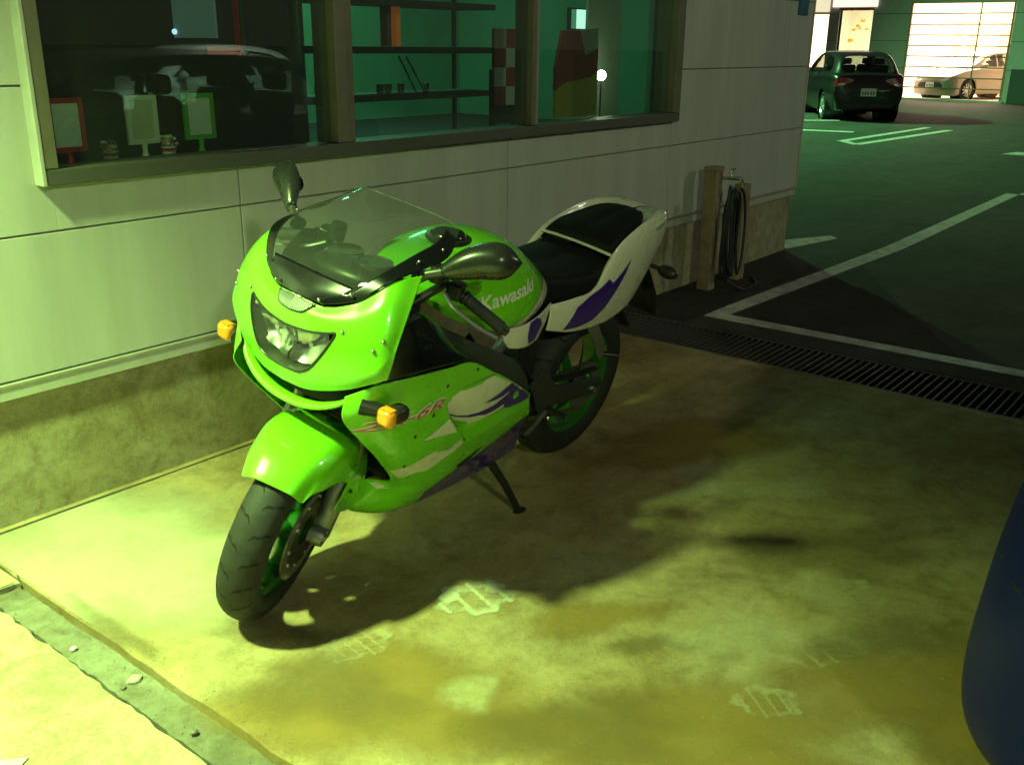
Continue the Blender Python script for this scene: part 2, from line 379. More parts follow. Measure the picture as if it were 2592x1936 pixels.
# ---- drain channel with steel bars
dr = empty('drain_grate', (4.767, -2.2, 0), label='long steel drain grate across the yard beside the white bay line', cat='drain')
MB().box((0, 0, -0.11), (0.432, 4.4, 0.02)).build('channel_floor', M_dark, dr, smooth=False)
for s in (-1, 1): MB().box((s * 0.205, 0, -0.052), (0.02, 4.4, 0.1)).build('channel_rail', M_bar, dr, smooth=False)
bar0 = None
for i in range(112):
    y = 2.15 - i * 0.0385
    if bar0 is None: bar0 = MB().box((0, 0, 0), (0.38, 0.009, 0.05)).build('bar', M_bar, dr, smooth=False)
    else:
        o = bar0.copy(); COL.objects.link(o); o.parent = dr; o.location = (0, y, -0.028); continue
    bar0.location = (0, y, -0.028)

# ---- spilled-powder tyre prints on the pad
def stain_mat(name, col, thr=0.45, sc=30, lo=-0.05, hi=0.25, amt=0.85):
    m = bpy.data.materials.new(name); m.use_nodes = True; nt = m.node_tree; b = nt.nodes['Principled BSDF']; N = nt.nodes.new; L = nt.links.new
    b.inputs['Base Color'].default_value = (*col, 1); b.inputs['Roughness'].default_value = 0.85
    tc = N('ShaderNodeTexCoord'); n = N('ShaderNodeTexNoise'); n.inputs['Scale'].default_value = sc; n.inputs['Detail'].default_value = 6; n.inputs['Roughness'].default_value = 0.7
    L(tc.outputs['Object'], n.inputs['Vector'])
    at = N('ShaderNodeAttribute'); at.attribute_name = 'fade'
    mul = N('ShaderNodeMath'); mul.operation = 'MULTIPLY_ADD'; mul.inputs[1].default_value = 1.0; L(at.outputs['Fac'], mul.inputs[0])
    sub = N('ShaderNodeMath'); sub.operation = 'SUBTRACT'; L(n.outputs['Fac'], sub.inputs[0]); sub.inputs[1].default_value = thr + 0.5
    L(sub.outputs[0], mul.inputs[2])
    mr = N('ShaderNodeMapRange'); mr.inputs['From Min'].default_value = lo; mr.inputs['From Max'].default_value = hi; L(mul.outputs[0], mr.inputs['Value'])
    ml = N('ShaderNodeMath'); ml.operation = 'MULTIPLY'; ml.inputs[1].default_value = amt; L(mr.outputs[0], ml.inputs[0])
    L(ml.outputs[0], b.inputs['Alpha']); return m
M_stain = stain_mat('dried_powder', (0.62, 0.59, 0.44), 0.45, 45, -0.1, 0.45, 0.8); M_stain2 = stain_mat('faint_powder', (0.52, 0.46, 0.27), 0.48, 34, -0.2, 0.7, 0.7); M_stain3 = stain_mat('wet_patch', (0.17, 0.125, 0.05), 0.42, 14, -0.35, 1.0, 0.5)
def patch(name, fn, x0, x1, y0, y1, step, m, z=0.0022):
    """thin film of dirt on the slab; fn(x,y) gives its thickness 0..1"""
    nx = int((x1 - x0) / step); ny = int((y1 - y0) / step); mb = MB(); V = []; val = []
    for j in range(ny + 1):
        for i in range(nx + 1):
            x = x0 + (x1 - x0) * i / nx; y = y0 + (y1 - y0) * j / ny; V.append((x, y, z)); val.append(fn(x, y))
    w = nx + 1; F = []
    for j in range(ny):
        for i in range(nx):
            q = (j * w + i, j * w + i + 1, (j + 1) * w + i + 1, (j + 1) * w + i)
            if max(val[k] for k in q) > 0.05: F.append(q)
    me = bpy.data.meshes.new(name); me.from_pydata(V, [], F); a = me.attributes.new('fade', 'FLOAT', 'POINT'); a.data.foreach_set('value', val); me.update()
    o = finish(name, me, m, smooth=False); return tag(o, kind='structure')
def sm(a, b, x): t = max(0, min(1, (x - a) / (b - a))); return t * t * (3 - 2 * t)
def tread_print(cx0, cy0, ax, ay, rot, bars=5, ring=0.45, phase=0.0):
    c, s = math.cos(rot), math.sin(rot)
    def fn(x, y):
        u = ((x - cx0) * c + (y - cy0) * s) / ax; v = (-(x - cx0) * s + (y - cy0) * c) / ay
        r = math.hypot(u, v); wob = 0.10 * math.sin(5 * math.atan2(v, u) + phase) + 0.06 * math.sin(11 * math.atan2(v, u))
        r += wob; out = 1 - sm(0.92, 1.08, r); rim = sm(ring, ring + 0.35, r + 0.25 * v) * (1 - sm(0.86, 1.12, r)) * (0.78 + 0.22 * math.sin(3 * math.atan2(v, u) + 2 * phase))
        st = math.sin((u + 0.15 * v) * bars * math.pi); br = (0.85 if st > 0.72 else 0.0) * out
        cross = (0.7 if (abs(math.sin((v * 1.6 + u * 0.9) * 7)) > 0.93 and u > -0.1) else 0) * out
        return min(1, max(rim, br, cross))
    return fn
def world_print(name, px, py, ax, ay, rot, m=M_stain, **k):
    patch(name, tread_print(px, py, ax, ay, rot, **k), px - ax - 0.12, px + ax + 0.12, py - ay - 0.12, py + ay + 0.12, 0.0045, m)
world_print('powder_tyre_print', 1.905, -1.462, 0.125, 0.092, R(-30), bars=4, ring=0.28)
world_print('powder_tyre_print', 2.00, -2.335, 0.085, 0.065, R(-50), M_stain2, bars=5, phase=2)
world_print('powder_tyre_print', 2.30, -2.33, 0.15, 0.09, R(-40), M_stain2, bars=6, phase=1)
world_print('powder_tyre_print', 1.52, -1.37, 0.10, 0.07, R(-20), M_stain2, bars=6, phase=4)
world_print('powder_tyre_print', 2.62, -2.28, 0.12, 0.08, R(-35), M_stain2, bars=9, phase=3)
def blob(cx0, cy0, ax, ay, rot, ph):
    c, s = math.cos(rot), math.sin(rot)
    def fn(x, y):
        u = ((x - cx0) * c + (y - cy0) * s) / ax; v = (-(x - cx0) * s + (y - cy0) * c) / ay; a = math.atan2(v, u)
        return 1 - sm(0.35, 1.0, math.hypot(u, v) + 0.13 * math.sin(3 * a + ph) + 0.07 * math.sin(7 * a + 2 * ph))
    return fn
def fan(x, y):
    d = math.hypot(x - 1.665, y + 1.915); c, s = math.cos(R(-50)), math.sin(R(-50)); u = ((x - 1.585) * c + (y + 1.78) * s) / 0.19; v = (-(x - 1.585) * s + (y + 1.78) * c) / 0.12
    return (1 - sm(0.35, 1.0, math.hypot(u, v))) * sm(0.125, 0.17, d + 0.008 * math.sin(40 * x))
patch('powder_smear', fan, 1.38, 1.85, -2.0, -1.6, 0.006, M_stain2)
for k, (x, y, a, b_, r, m) in enumerate([(2.25, -1.62, 0.30, 0.13, -30, M_stain2), (3.0, -1.62, 0.25, 0.10, -30, M_stain2), (3.2, -1.85, 0.28, 0.14, -40, M_stain2), (2.2, -2.12, 0.26, 0.12, -35, M_stain2),
                                          (2.0, -1.96, 0.14, 0.05, -30, M_stain3), (1.42, -1.14, 0.26, 0.10, -60, M_stain3), (1.33, -1.45, 0.3, 0.2, -60, M_stain3), (2.5, -2.5, 0.4, 0.12, -40, M_stain3), (1.62, -2.05, 0.35, 0.2, -50, M_stain3), (2.9, -2.2, 0.5, 0.2, -30, M_stain3)]):
    patch('powder_smear' if m is M_stain2 else 'damp_stain', blob(x, y, a, b_, R(r), k), x - a * 1.3, x + a * 1.3, y - a * 1.3, y + a * 1.3, 0.02, m, 0.0018 + 0.0002 * k)
patch('pale_worn_concrete', blob(1.30, -0.45, 0.75, 0.75, 0, 1.3), 1.112, 2.2, -1.35, -0.01, 0.03, stain_mat('worn_concrete', (0.47, 0.43, 0.29), 0.40, 6, -0.3, 0.6, 0.9), 0.0016)
M_amb_st = stain_mat('amber_stain', (0.31, 0.195, 0.045), 0.42, 5, -0.3, 0.75, 0.8)
for k, (x, y, a, b_, r) in enumerate([(1.40, -1.62, 0.55, 0.30, -55), (1.75, -2.25, 0.6, 0.3, -50), (2.4, -2.75, 0.7, 0.35, -40), (2.05, -1.80, 0.30, 0.10, -35), (3.4, -1.4, 0.6, 0.3, -30)]):
    patch('amber_stain', blob(x, y, a, b_, R(r), k * 1.7), x - a * 1.2, x + a * 1.2, y - a * 1.2, y + a * 1.2, 0.03, M_amb_st, 0.0008 + 0.0001 * k)
patch('damp_stain', blob(1.135, -0.78, 0.05, 0.32, 0, 2.0), 1.1, 1.25, -1.25, -0.3, 0.008, M_stain3, 0.0017)

# ================================================================== WORKSHOP BUILDING
M_side = mat('siding_panel', (0.45, 0.45, 0.42), 0.55, var=0.09, vscale=2.2, bump=0.3, bscale=420, rvar=0.08, mscale=(3.0, 1, 0.45))
M_flash = mat('flashing_metal', (0.50, 0.50, 0.46), 0.4, metal=0.2, var=0.08, vscale=9)
M_joint = mat('joint_sealant', (0.26, 0.25, 0.21), 0.9)
M_alu = mat('bronze_window_frame', (0.20, 0.18, 0.13), 0.42, metal=0.35, var=0.10, vscale=12, rvar=0.1)
M_sill = mat('dark_sill', (0.11, 0.11, 0.095), 0.5, metal=0.3, rvar=0.1)
M_gl = thin_glass('window_glass', (0.78, 0.86, 0.80), 1.0, 0.0, 1.65, 0.028)
M_room = mat('room_teal', (0.10, 0.30, 0.21), 0.8, var=0.12, vscale=2)
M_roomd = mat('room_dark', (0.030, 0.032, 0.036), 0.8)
bl = empty('workshop_building', (2.2, 0, 0), label='pale panel-clad workshop building with a long shop window and concrete plinth', cat='building')
def bp(mb, name, m, **k):
    mb.v = [v - Vector((2.2, 0, 0)) for v in mb.v]; k.setdefault('smooth', False); return mb.build(name, m, bl, **k)
def bbox(x0, x1, y0, y1, z0, z1): return MB().box(((x0 + x1) / 2, (y0 + y1) / 2, (z0 + z1) / 2), (x1 - x0, y1 - y0, z1 - z0))
XE = 7.47
bp(bbox(-3.0, XE - 0.02, 0.03, 0.25, -0.1, 0.47), 'plinth', M_plinth)
fl = MB()   # drip flashing: folded strip with a bright upper lip
fl.prism([(-0.004, 0.440), (-0.004, 0.482), (-0.012, 0.4935), (0.03, 0.4935), (0.03, 0.440)], -3.0, XE, 'x')
bp(fl, 'flashing', M_flash, bevel=0.0015)
WX0, WX1, WZ0, WZ1 = 1.54, 5.43, 1.15, 2.75
for nm, a in (('joint_backing', (-3.0, WX0, 0.012, 0.035, 0.49, 4.0)), ('joint_backing', (WX1, XE - 0.01, 0.012, 0.035, 0.49, 4.0)), ('joint_backing', (WX0, WX1, 0.012, 0.035, 0.49, WZ0)), ('joint_backing', (WX0, WX1, 0.012, 0.035, WZ1, 4.0))):
    bp(bbox(*a), nm, M_joint)
zs = [0.5005, 0.955, 1.405, 1.855, 2.305, 2.755, 3.205, 3.655]; xs = [-3.0, -0.96, 0.645, 2.25, 3.855, 5.46, 7.065, XE - 0.004]
for j in range(len(zs) - 1):
    for i in range(len(xs) - 1):
        x0, x1, z0, z1 = xs[i] + 0.003, xs[i + 1] - 0.003, zs[j] + 0.003, zs[j + 1] - 0.0035
        if j == 0: z0 = zs[0]
        segs = [(x0, x1, z0, z1)]
        if z1 > WZ0 and z0 < WZ1:      # cut round the window
            segs = []
            if x0 < WX0: segs.append((x0, min(x1, WX0), z0, z1))
            if x1 > WX1: segs.append((max(x0, WX1), x1, z0, z1))
            if x1 > WX0 and x0 < WX1:
                a, c_ = max(x0, WX0), min(x1, WX1)
                if z0 < WZ0 - 0.02: segs.append((a, c_, z0, WZ0))
                if z1 > WZ1 + 0.02: segs.append((a, c_, WZ1, z1))
        for s in segs:
            if s[1] - s[0] > 0.02 and s[3] - s[2] > 0.02: bp(bbox(s[0], s[1], 0.0, 0.016, s[2], s[3]), 'siding_panel', M_side, bevel=0.002)
bp(bbox(XE - 0.003, XE + 0.012, -0.010, 0.05, 0.50, 4.0), 'corner_trim', M_flash, bevel=0.003)
bp(bbox(XE - 0.1, XE + 0.0, 0.055, 7.0, -0.1, 4.0), 'side_wall', M_side)
bp(bbox(-3.0, XE + 0.15, -0.02, 7.2, 4.003, 4.15), 'roof', M_flash)
bp(bbox(-3.1, -3.003, 0.0, 7.0, -0.1, 4.0), 'side_wall', M_side)
# window frame, standing 47 mm off the wall
FY0, FY1 = -0.047, 0.10
bp(bbox(1.505, 1.548, FY0, 0.03, 1.157, 2.80), 'window_jamb', M_alu, bevel=0.003)
bp(bbox(5.395, 5.470, FY0, FY1, 1.157, 2.80), 'window_jamb', M_alu, bevel=0.003)
bp(bbox(1.488, 1.503, FY0 - 0.004, 0.02, 1.105, 2.80), 'window_flashing', M_flash, bevel=0.003)
bp(bbox(1.505, 5.470, FY0, FY1, 1.105, 1.155), 'window_sill', M_sill, bevel=0.003)
bp(bbox(1.505, 5.470, FY0, FY1, 2.80, 2.86), 'window_head', M_alu, bevel=0.003)
m1 = bp(bbox(2.715, 2.775, FY0 + 0.002, FY1 - 0.01, 1.157, 2.798), 'mullion', M_alu, bevel=0.003)
bp(bbox(2.777, 2.815, FY0 + 0.012, FY1 - 0.02, 1.157, 2.798), 'mullion', M_alu, bevel=0.003)
bp(bbox(4.000, 4.032, FY0 + 0.012, FY1 - 0.02, 1.157, 2.798), 'mullion', M_alu, bevel=0.003)
bp(bbox(4.034, 4.065, FY0 + 0.022, FY1 - 0.03, 1.157, 2.798), 'mullion', mat('grey_mullion', (0.30, 0.32, 0.27), 0.45, metal=0.3), bevel=0.003)
for a, c_ in ((1.53, 2.72), (2.812, 4.002), (4.063, 5.40)):
    bp(bbox(a, c_, 0.000, 0.005, 1.15, 2.80), 'window_pane', M_gl)
# room behind the glass
bp(bbox(-2.9, XE - 0.11, 0.26, 6.9, 0.86, 0.90), 'room_floor', M_roomd)
bp(bbox(1.5, 5.48, 0.04, 0.26, 1.08, 1.135), 'inner_ledge', M_roomd)
bp(bbox(2.60, XE - 0.11, 3.4, 3.5, 0.9, 3.2), 'room_wall', M_room)
bp(bbox(-2.9, 2.55, 2.6, 2.7, 0.9, 3.2), 'room_wall', M_roomd)
bp(bbox(2.62, 2.70, 0.12, 3.4, 0.9, 3.2), 'room_partition', M_roomd)
bp(bbox(XE - 0.14, XE - 0.105, 0.26, 3.4, 0.9, 3.2), 'room_wall', M_room)
bp(bbox(-2.9, XE - 0.11, 0.2, 3.5, 3.2, 3.26), 'room_ceiling', M_roomd)
bp(bbox(-2.9, 1.45, 0.2, 0.24, 0.9, 3.2), 'room_wall', M_roomd)
bp(bbox(5.52, XE - 0.11, 0.2, 0.24, 0.9, 3.2), 'room_wall', M_room)
lt = lamp('room_light', 'AREA', (4.9, 2.3, 3.1), 42, (0.28, 1.0, 0.55), (4.9, 2.3, 0), 0.9)
# ceiling light fixture of the room
cl = empty('ceiling_light', (4.9, 2.3, 3.14), label='flat green-tinted ceiling light inside the right part of the shop', cat='lamp')
MB().box((0, 0, 0.03), (1.0, 1.0, 0.05)).build('housing', M_flash, cl, smooth=False)

# ---- things behind the glass
M_red = mat('red_plastic', (0.55, 0.02, 0.03), 0.4); M_white = mat('white_plastic', (0.78, 0.77, 0.70), 0.4); M_green = mat('green_plastic', (0.10, 0.45, 0.03), 0.4)
M_card = mat('pale_card', (0.75, 0.76, 0.72), 0.7, var=0.04, vscale=30); M_cardy = mat('cream_card', (0.62, 0.60, 0.42), 0.7, var=0.05, vscale=60)
def sign_stand(x, m, mc, label, w=0.122, z0=1.186, z1=1.357, base='round'):
    t = empty('sign_stand', (x, 0.15, 1.135), label=label, cat='sign', group='sign stands inside the shop window')
    h0, h1 = z0 - 1.135, z1 - 1.135; b = 0.017
    fr = MB()
    for c, d in (((-w / 2 + b / 2, 0, (h0 + h1) / 2), (b, 0.014, h1 - h0)), ((w / 2 - b / 2, 0, (h0 + h1) / 2), (b, 0.014, h1 - h0)), ((0, 0, h0 + b / 2), (w - 2 * b, 0.0138, b)), ((0, 0, h1 - b / 2), (w - 2 * b, 0.0138, b))): fr.box(c, d)
    fr.build('frame', m, t, smooth=False, bevel=0.002)
    MB().box((0, 0.001, (h0 + h1) / 2), (w - 2 * b + 0.002, 0.006, h1 - h0 - 2 * b + 0.002)).build('card', mc, t, smooth=False)
    st = MB(); st.lathe([(0.0, 0.0), (0.036, 0.0), (0.036, 0.005), (0.014, 0.012), (0.009, 0.03), (0.011, h0 + 0.002), (0.0, h0 + 0.002)], axis='z', seg=24); st.build('stand', m, t)
sign_stand(1.692, M_red, M_card, 'red framed blank sign card on a stand inside the shop window', w=0.126, z0=1.182)
sign_stand(1.971, M_white, M_cardy, 'white framed cream sign card on a round stand inside the shop window', z0=1.190)
sign_stand(2.206, M_green, M_card, 'green framed blank sign card on a stand inside the shop window', w=0.13, z0=1.192)
def posy(x, cols, potm, label, band=None):
    t = empty('flower_pot', (x, 0.15, 1.135), label=label, cat='flower pot')
    pt = MB(); pt.lathe([(0.0, 0.0), (0.022, 0.0), (0.026, 0.035), (0.028, 0.042), (0.0, 0.042)], axis='z', seg=20); pt.build('pot', potm, t)
    if band: MB().lathe([(0.0275, 0.026), (0.0282, 0.026), (0.0292, 0.036), (0.028, 0.036)], axis='z', seg=20).build('ribbon', band, t)
    rnd = random.Random(int(x * 100))
    for k in range(26):
        a = rnd.uniform(0, 6.28); r = rnd.uniform(0, 0.030); z = 0.052 + rnd.uniform(-0.008, 0.026); s = rnd.uniform(0.007, 0.012)
        MB().sphere((r * math.cos(a), r * math.sin(a), z), (s, s, s * 0.7), 8, 5).build('flower', cols[k % len(cols)], t)
M_cream = mat('cream_petal', (0.70, 0.64, 0.42), 0.7); M_orn = mat('orange_petal', (0.75, 0.28, 0.05), 0.7); M_leaf = mat('leaf', (0.07, 0.13, 0.04), 0.6); M_pot = mat('cream_pot', (0.55, 0.50, 0.36), 0.6); M_brown = mat('brown_ribbon', (0.13, 0.07, 0.03), 0.6)
posy(1.838, [M_cream, M_cream, M_orn, M_leaf], M_pot, 'small pot of cream and orange flowers between red and white signs', M_brown)
posy(2.066, [M_white, M_cream, mat('pink_petal', (0.6, 0.2, 0.2), 0.7)], M_white, 'small white pot with pale flowers and a red ribbon by the white sign', M_red)
# shelving frame, checker board, poster, screen, globe lamp in the lit half
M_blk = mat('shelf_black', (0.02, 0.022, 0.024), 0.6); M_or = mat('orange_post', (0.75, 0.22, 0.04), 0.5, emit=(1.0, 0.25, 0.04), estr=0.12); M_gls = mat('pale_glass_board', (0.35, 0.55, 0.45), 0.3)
sh = empty('shelving', (3.9, 0.95, 0.9), label='dark metal shelving with an orange upright behind the middle window pane', cat='shelf')
def shb(x0, x1, z0, z1, m, nm, y=0.0, d=0.05): MB().box(((x0 + x1) / 2 - 3.9, y, (z0 + z1) / 2 - 0.9), (x1 - x0, d, z1 - z0)).build(nm, m, sh, smooth=False)
for z0, z1 in ((1.725, 1.755), (1.485, 1.520), (1.245, 1.275)): shb(3.2, 4.72, z0, z1, M_blk, 'shelf', 0, 0.30)
for x in (3.22, 3.72, 4.70): shb(x, x + 0.02, 0.90, 2.3, M_blk, 'upright', 0.17, 0.02)
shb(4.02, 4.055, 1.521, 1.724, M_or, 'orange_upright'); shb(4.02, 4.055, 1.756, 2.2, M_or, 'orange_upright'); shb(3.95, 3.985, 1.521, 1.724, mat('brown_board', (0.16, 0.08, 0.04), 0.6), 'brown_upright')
shb(3.48, 3.62, 1.521, 1.70, mat('blue_box', (0.03, 0.07, 0.14), 0.6), 'box'); shb(3.66, 3.69, 1.521, 1.72, M_gls, 'pale_upright')
# small shiny things on the lower shelf
rnd = random.Random(3); M_chr = mat('chrome', (0.85, 0.85, 0.85), 0.08, metal=1.0)
for k, (x, z) in enumerate([(3.43, 1.276), (3.86, 1.276), (3.92, 1.276), (4.02, 1.276), (4.22, 1.276)]):
    t = empty('steel_cup', (x, 0.9, z), label=['steel cup at the left end of the lower shop shelf', 'steel cup beside the leaning chrome rods on the shop shelf', 'steel cup under the orange upright on the shop shelf', 'steel cup right of the orange upright on the shop shelf', 'steel cup near the checkered board on the shop shelf'][k], cat='cup')
    MB().lathe([(0.0, 0.0), (0.018, 0.0), (0.024, 0.05), (0.021, 0.05), (0.016, 0.004), (0, 0.004)], axis='z', seg=16).build('bowl', M_chr, t)
t = empty('chrome_rods', (4.05, 0.88, 1.276), label='pair of chrome rods leaning on the shop shelf', cat='rods')
MB().tube([(0.0, 0, 0.19), (0.14, 0, 0.004)], 0.006, 8).build('rod', M_chr, t); MB().tube([(-0.03, 0.03, 0.195), (0.10, 0.03, 0.004)], 0.006, 8).build('rod', M_chr, t)
ck = empty('checkered_board', (4.64, 0.62, 1.20), label='red and white checkered board standing behind the window mullion', cat='board')
M_ckr = mat('checker_red', (0.30, 0.03, 0.035), 0.5); M_ckw = mat('checker_white', (0.55, 0.58, 0.52), 0.5); M_ckp = mat('checker_pink', (0.5, 0.36, 0.28), 0.5)
for i in range(3):
    for j in range(4):
        m = M_ckr if (i + j) % 2 == 0 else M_ckw
        if (i, j) == (0, 3): m = M_ckp
        MB().box((-0.105 + i * 0.105, 0, 0.055 + j * 0.105), (0.1045, 0.02, 0.1045)).build('tile', m, ck, smooth=False)
MB().box((0, 0.02, 0.05), (0.32, 0.015, 0.30)).build('backing', M_blk, ck, smooth=False)
MB().box((-0.1, 0.05, -0.1), (0.03, 0.03, 0.4)).build('leg', M_blk, ck, smooth=False); MB().box((0.1, 0.05, -0.1), (0.03, 0.03, 0.4)).build('leg', M_blk, ck, smooth=False)
pb = empty('display_panel', (5.2, 0.5, 0.92), label='red and yellow display panel behind the right window pane', cat='panel')
M_py = mat('panel_yellow', (0.42, 0.34, 0.03), 0.6, var=0.15, vscale=6); M_pr = mat('panel_red', (0.28, 0.03, 0.03), 0.6, var=0.2, vscale=5); M_pg = mat('panel_grey', (0.30, 0.33, 0.27), 0.6)
MB().prism([(-0.30, 0.2), (0.14, 0.2), (0.14, 0.46), (0.06, 0.43), (-0.22, 0.40), (-0.30, 0.36)], -0.02, 0.0).build('yellow_field', M_py, pb, smooth=False)
MB().prism([(-0.30, 0.36), (-0.22, 0.40), (0.06, 0.43), (0.14, 0.46), (0.14, 0.60), (0.0, 0.56), (-0.06, 0.70), (-0.24, 0.70), (-0.30, 0.5)], -0.018, 0.002).build('red_field', M_pr, pb, smooth=False)
MB().prism([(0.0, 0.56), (0.14, 0.60), (0.14, 0.72), (-0.06, 0.70)], -0.016, 0.001).build('grey_field', M_pg, pb, smooth=False)
MB().box((0.52, 0.20, 0.55), (0.40, 0.02, 0.85)).build('side_board', M_pg, pb, smooth=False)
for s in (-0.25, 0.1): MB().box((s, 0.0, 0.09), (0.03, 0.03, 0.2)).build('leg', M_blk, pb, smooth=False)
tv = empty('screen', (5.52, 0.75, 1.64), label='small bright white screen high behind the right window pane', cat='screen')
MB().box((0, 0.012, 0.055), (0.24, 0.02, 0.135)).build('housing', M_blk, tv, smooth=False); MB().box((0.025, -0.001, 0.055), (0.15, 0.004, 0.115)).build('display', emis('screen_glow', (0.55, 1.0, 0.8), 1.6), tv, smooth=False)
MB().box((-0.075, -0.001, 0.055), (0.05, 0.004, 0.115)).build('display_edge', emis('screen_glow_dim', (0.15, 0.55, 0.3), 0.5), tv, smooth=False)
gb = empty('globe_lamp', (5.50, 0.56, 0.92), label='small glaring round lamp on a stand behind the right window pane', cat='lamp')
MB().sphere((0, 0, 0.435), 0.032, 16, 10).build('bulb', emis('globe_glow', (0.85, 1.0, 0.7), 40), gb); MB().cyl((0, 0, 0), (0, 0, 0.41), 0.006, seg=8).build('pole', M_blk, gb); MB().cyl((0, 0, 0), (0, 0, 0.012), 0.06, seg=20).build('base', M_blk, gb)
# left room: red framed picture and a self-lit sheet in place of a pale reflection
pc = empty('framed_board', (2.612, 0.62, 1.50), label='red framed board in the dark left room with a self-lit sheet standing in for a reflection', cat='board')
M_glow_sheet = mat('reflection_sheet', (0.2, 0.28, 0.24), 0.7, emit=(0.25, 0.55, 0.42), estr=0.10)
MB().box((0, 0.10, 0.30), (0.012, 0.30, 0.50)).build('sheet', M_glow_sheet, pc, smooth=False)
MB().box((-0.004, -0.10, 0.0), (0.012, 0.22, 0.03)).build('frame', mat('red_glow_frame', (0.4, 0.03, 0.02), 0.5, emit=(1.0, 0.10, 0.04), estr=0.10), pc, smooth=False); MB().box((-0.004, -0.195, 0.17), (0.012, 0.03, 0.31)).build('frame', M_red, pc, smooth=False)  # faint glow put into the red frame, which is no lamp
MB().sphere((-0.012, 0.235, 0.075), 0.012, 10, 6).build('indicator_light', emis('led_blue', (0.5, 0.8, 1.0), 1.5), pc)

# ---- small blue plate by the corner
bs = empty('blue_sign', (7.27, -0.004, 1.76), label='small blue plate fixed high on the wall by the corner', cat='sign')
MB().box((0, 0, 0.2), (0.17, 0.006, 0.4)).build('plate', mat('blue_enamel', (0.03, 0.09, 0.22), 0.35), bs, smooth=False)
MB().box((0, -0.004, 0.2), (0.12, 0.002, 0.30)).build('panel', mat('blue_enamel_light', (0.06, 0.14, 0.28), 0.35), bs, smooth=False)

# ---- garden tap posts with hose by the wall
tp = empty('standpipe', (5.82, -0.13, 0), label='brown standpipe with chrome tap beside a shorter post against the wall', cat='tap')
M_post = mat('brown_post', (0.26, 0.20, 0.12), 0.6, var=0.3, vscale=9); M_rub = mat('hose_rubber', (0.02, 0.022, 0.028), 0.5)
MB().box((0, 0, 0.39), (0.09, 0.09, 0.78)).build('post', M_post, tp, smooth=False, bevel=0.006); MB().box((0, 0, 0.795), (0.10, 0.10, 0.03)).build('cap', M_post, tp, smooth=False, bevel=0.006)
MB().box((0.42, -0.01, 0.33), (0.10, 0.08, 0.66)).build('short_post', M_post, tp, smooth=False, bevel=0.006)
fa = MB(); fa.tube([(0.03, -0.045, 0.74), (0.05, -0.10, 0.74), (0.07, -0.15, 0.74), (0.08, -0.165, 0.725), (0.08, -0.168, 0.68)], [0.012, 0.013, 0.013, 0.012, 0.010], 12)
fa.cyl((0.055, -0.10, 0.74), (0.055, -0.10, 0.79), 0.008, seg=10); fa.build('tap', M_chr, tp); MB().tube([(0.02, -0.10, 0.795), (0.09, -0.10, 0.795)], 0.008, 8).build('tap_handle', M_chr, tp)
hs = empty('garden_hose', (5.8, -0.26, 0), label='dark hose coiled over the standpipe and hanging to the ground', cat='hose')
for k in range(4):
    r1 = 0.075 + 0.012 * k; P = []
    for i in range(40):
        a = 2 * math.pi * i / 40; P.append((r1 * math.cos(a) * 0.75 - 0.03 + 0.012 * k, -0.02 - 0.016 * (k % 3) + 0.01 * math.sin(a * 2 + k), 0.40 + 0.30 * math.sin(a) * (1 - 0.05 * k)))
    MB().tube(P, 0.010, 8, closed=True).build('coil', M_rub, hs)
MB().tube([tuple(p) for p in cat_rom([(0.10, -0.03, 0.68), (0.16, -0.03, 0.62), (0.20, -0.03, 0.45), (0.17, -0.04, 0.2), (0.10, -0.05, 0.12), (0.05, -0.05, 0.3)], 30)], 0.009, 8).build('hanging_end', M_rub, hs)
MB().tube([tuple(p) for p in cat_rom([(-0.05, -0.05, 0.10), (0.1, -0.1, 0.02), (0.35, -0.08, 0.014), (0.5, 0.02, 0.014)], 30)], 0.010, 8).build('ground_run', M_rub, hs)

# ---- wall lamp (its light is the spot at LAMP)
wl = empty('wall_lamp', tuple(LAMP), label='mercury floodlight on an arm from the workshop wall', cat='lamp')
M_hood = mat('lamp_hood', (0.25, 0.26, 0.25), 0.4, metal=0.6)
MB().lathe([(0.03, 0.12), (0.06, 0.10), (0.15, 0.0), (0.155, -0.01), (0.15, -0.005), (0.055, 0.09), (0.0, 0.1)], axis='z', seg=32).build('hood', M_hood, wl)
MB().tube([(0, 0, 0.11), (0, 0.1, 0.2), (0, 0.45, 0.25), (0, 0.72, 0.2)], 0.02, 10).build('arm', M_hood, wl)
MB().sphere((0, 0, 0.045), (0.04, 0.04, 0.05), 14, 8).build('bulb', emis('mercury_bulb', (0.75, 1.0, 0.55), 60), wl)

# ---- grit on the slab, thickest along the wall foot and the kerb
gr = MB(); rnd = random.Random(21)
for k in range(1500):
    m_ = rnd.random()
    if m_ < 0.30: x, y = rnd.uniform(1.1, 4.5), -abs(rnd.gauss(0, 0.05)) - 0.006
    elif m_ < 0.55: x, y = 1.108 + abs(rnd.gauss(0, 0.03)), rnd.uniform(-2.4, -0.05)
    elif m_ < 0.65: x, y = rnd.uniform(1.0, 1.09), rnd.uniform(-2.0, -0.38)
    else: x, y = rnd.uniform(1.12, 4.5), rnd.uniform(-2.9, -0.05)
    r = rnd.choice((0.0012, 0.0016, 0.002, 0.0028)); z = (0.0 if x > 1.1 else -0.012) + r * 0.3
    a = rnd.uniform(0, 6.28); c, s_ = math.cos(a), math.sin(a)
    gr.add([(x + r * c, y + r * s_, z), (x - r * s_, y + r * c, z), (x - r * c * 1.2, y - r * s_, z), (x + r * s_, y - r * c, z), (x, y, z + r)], [(0, 1, 4), (1, 2, 4), (2, 3, 4), (3, 0, 4)])
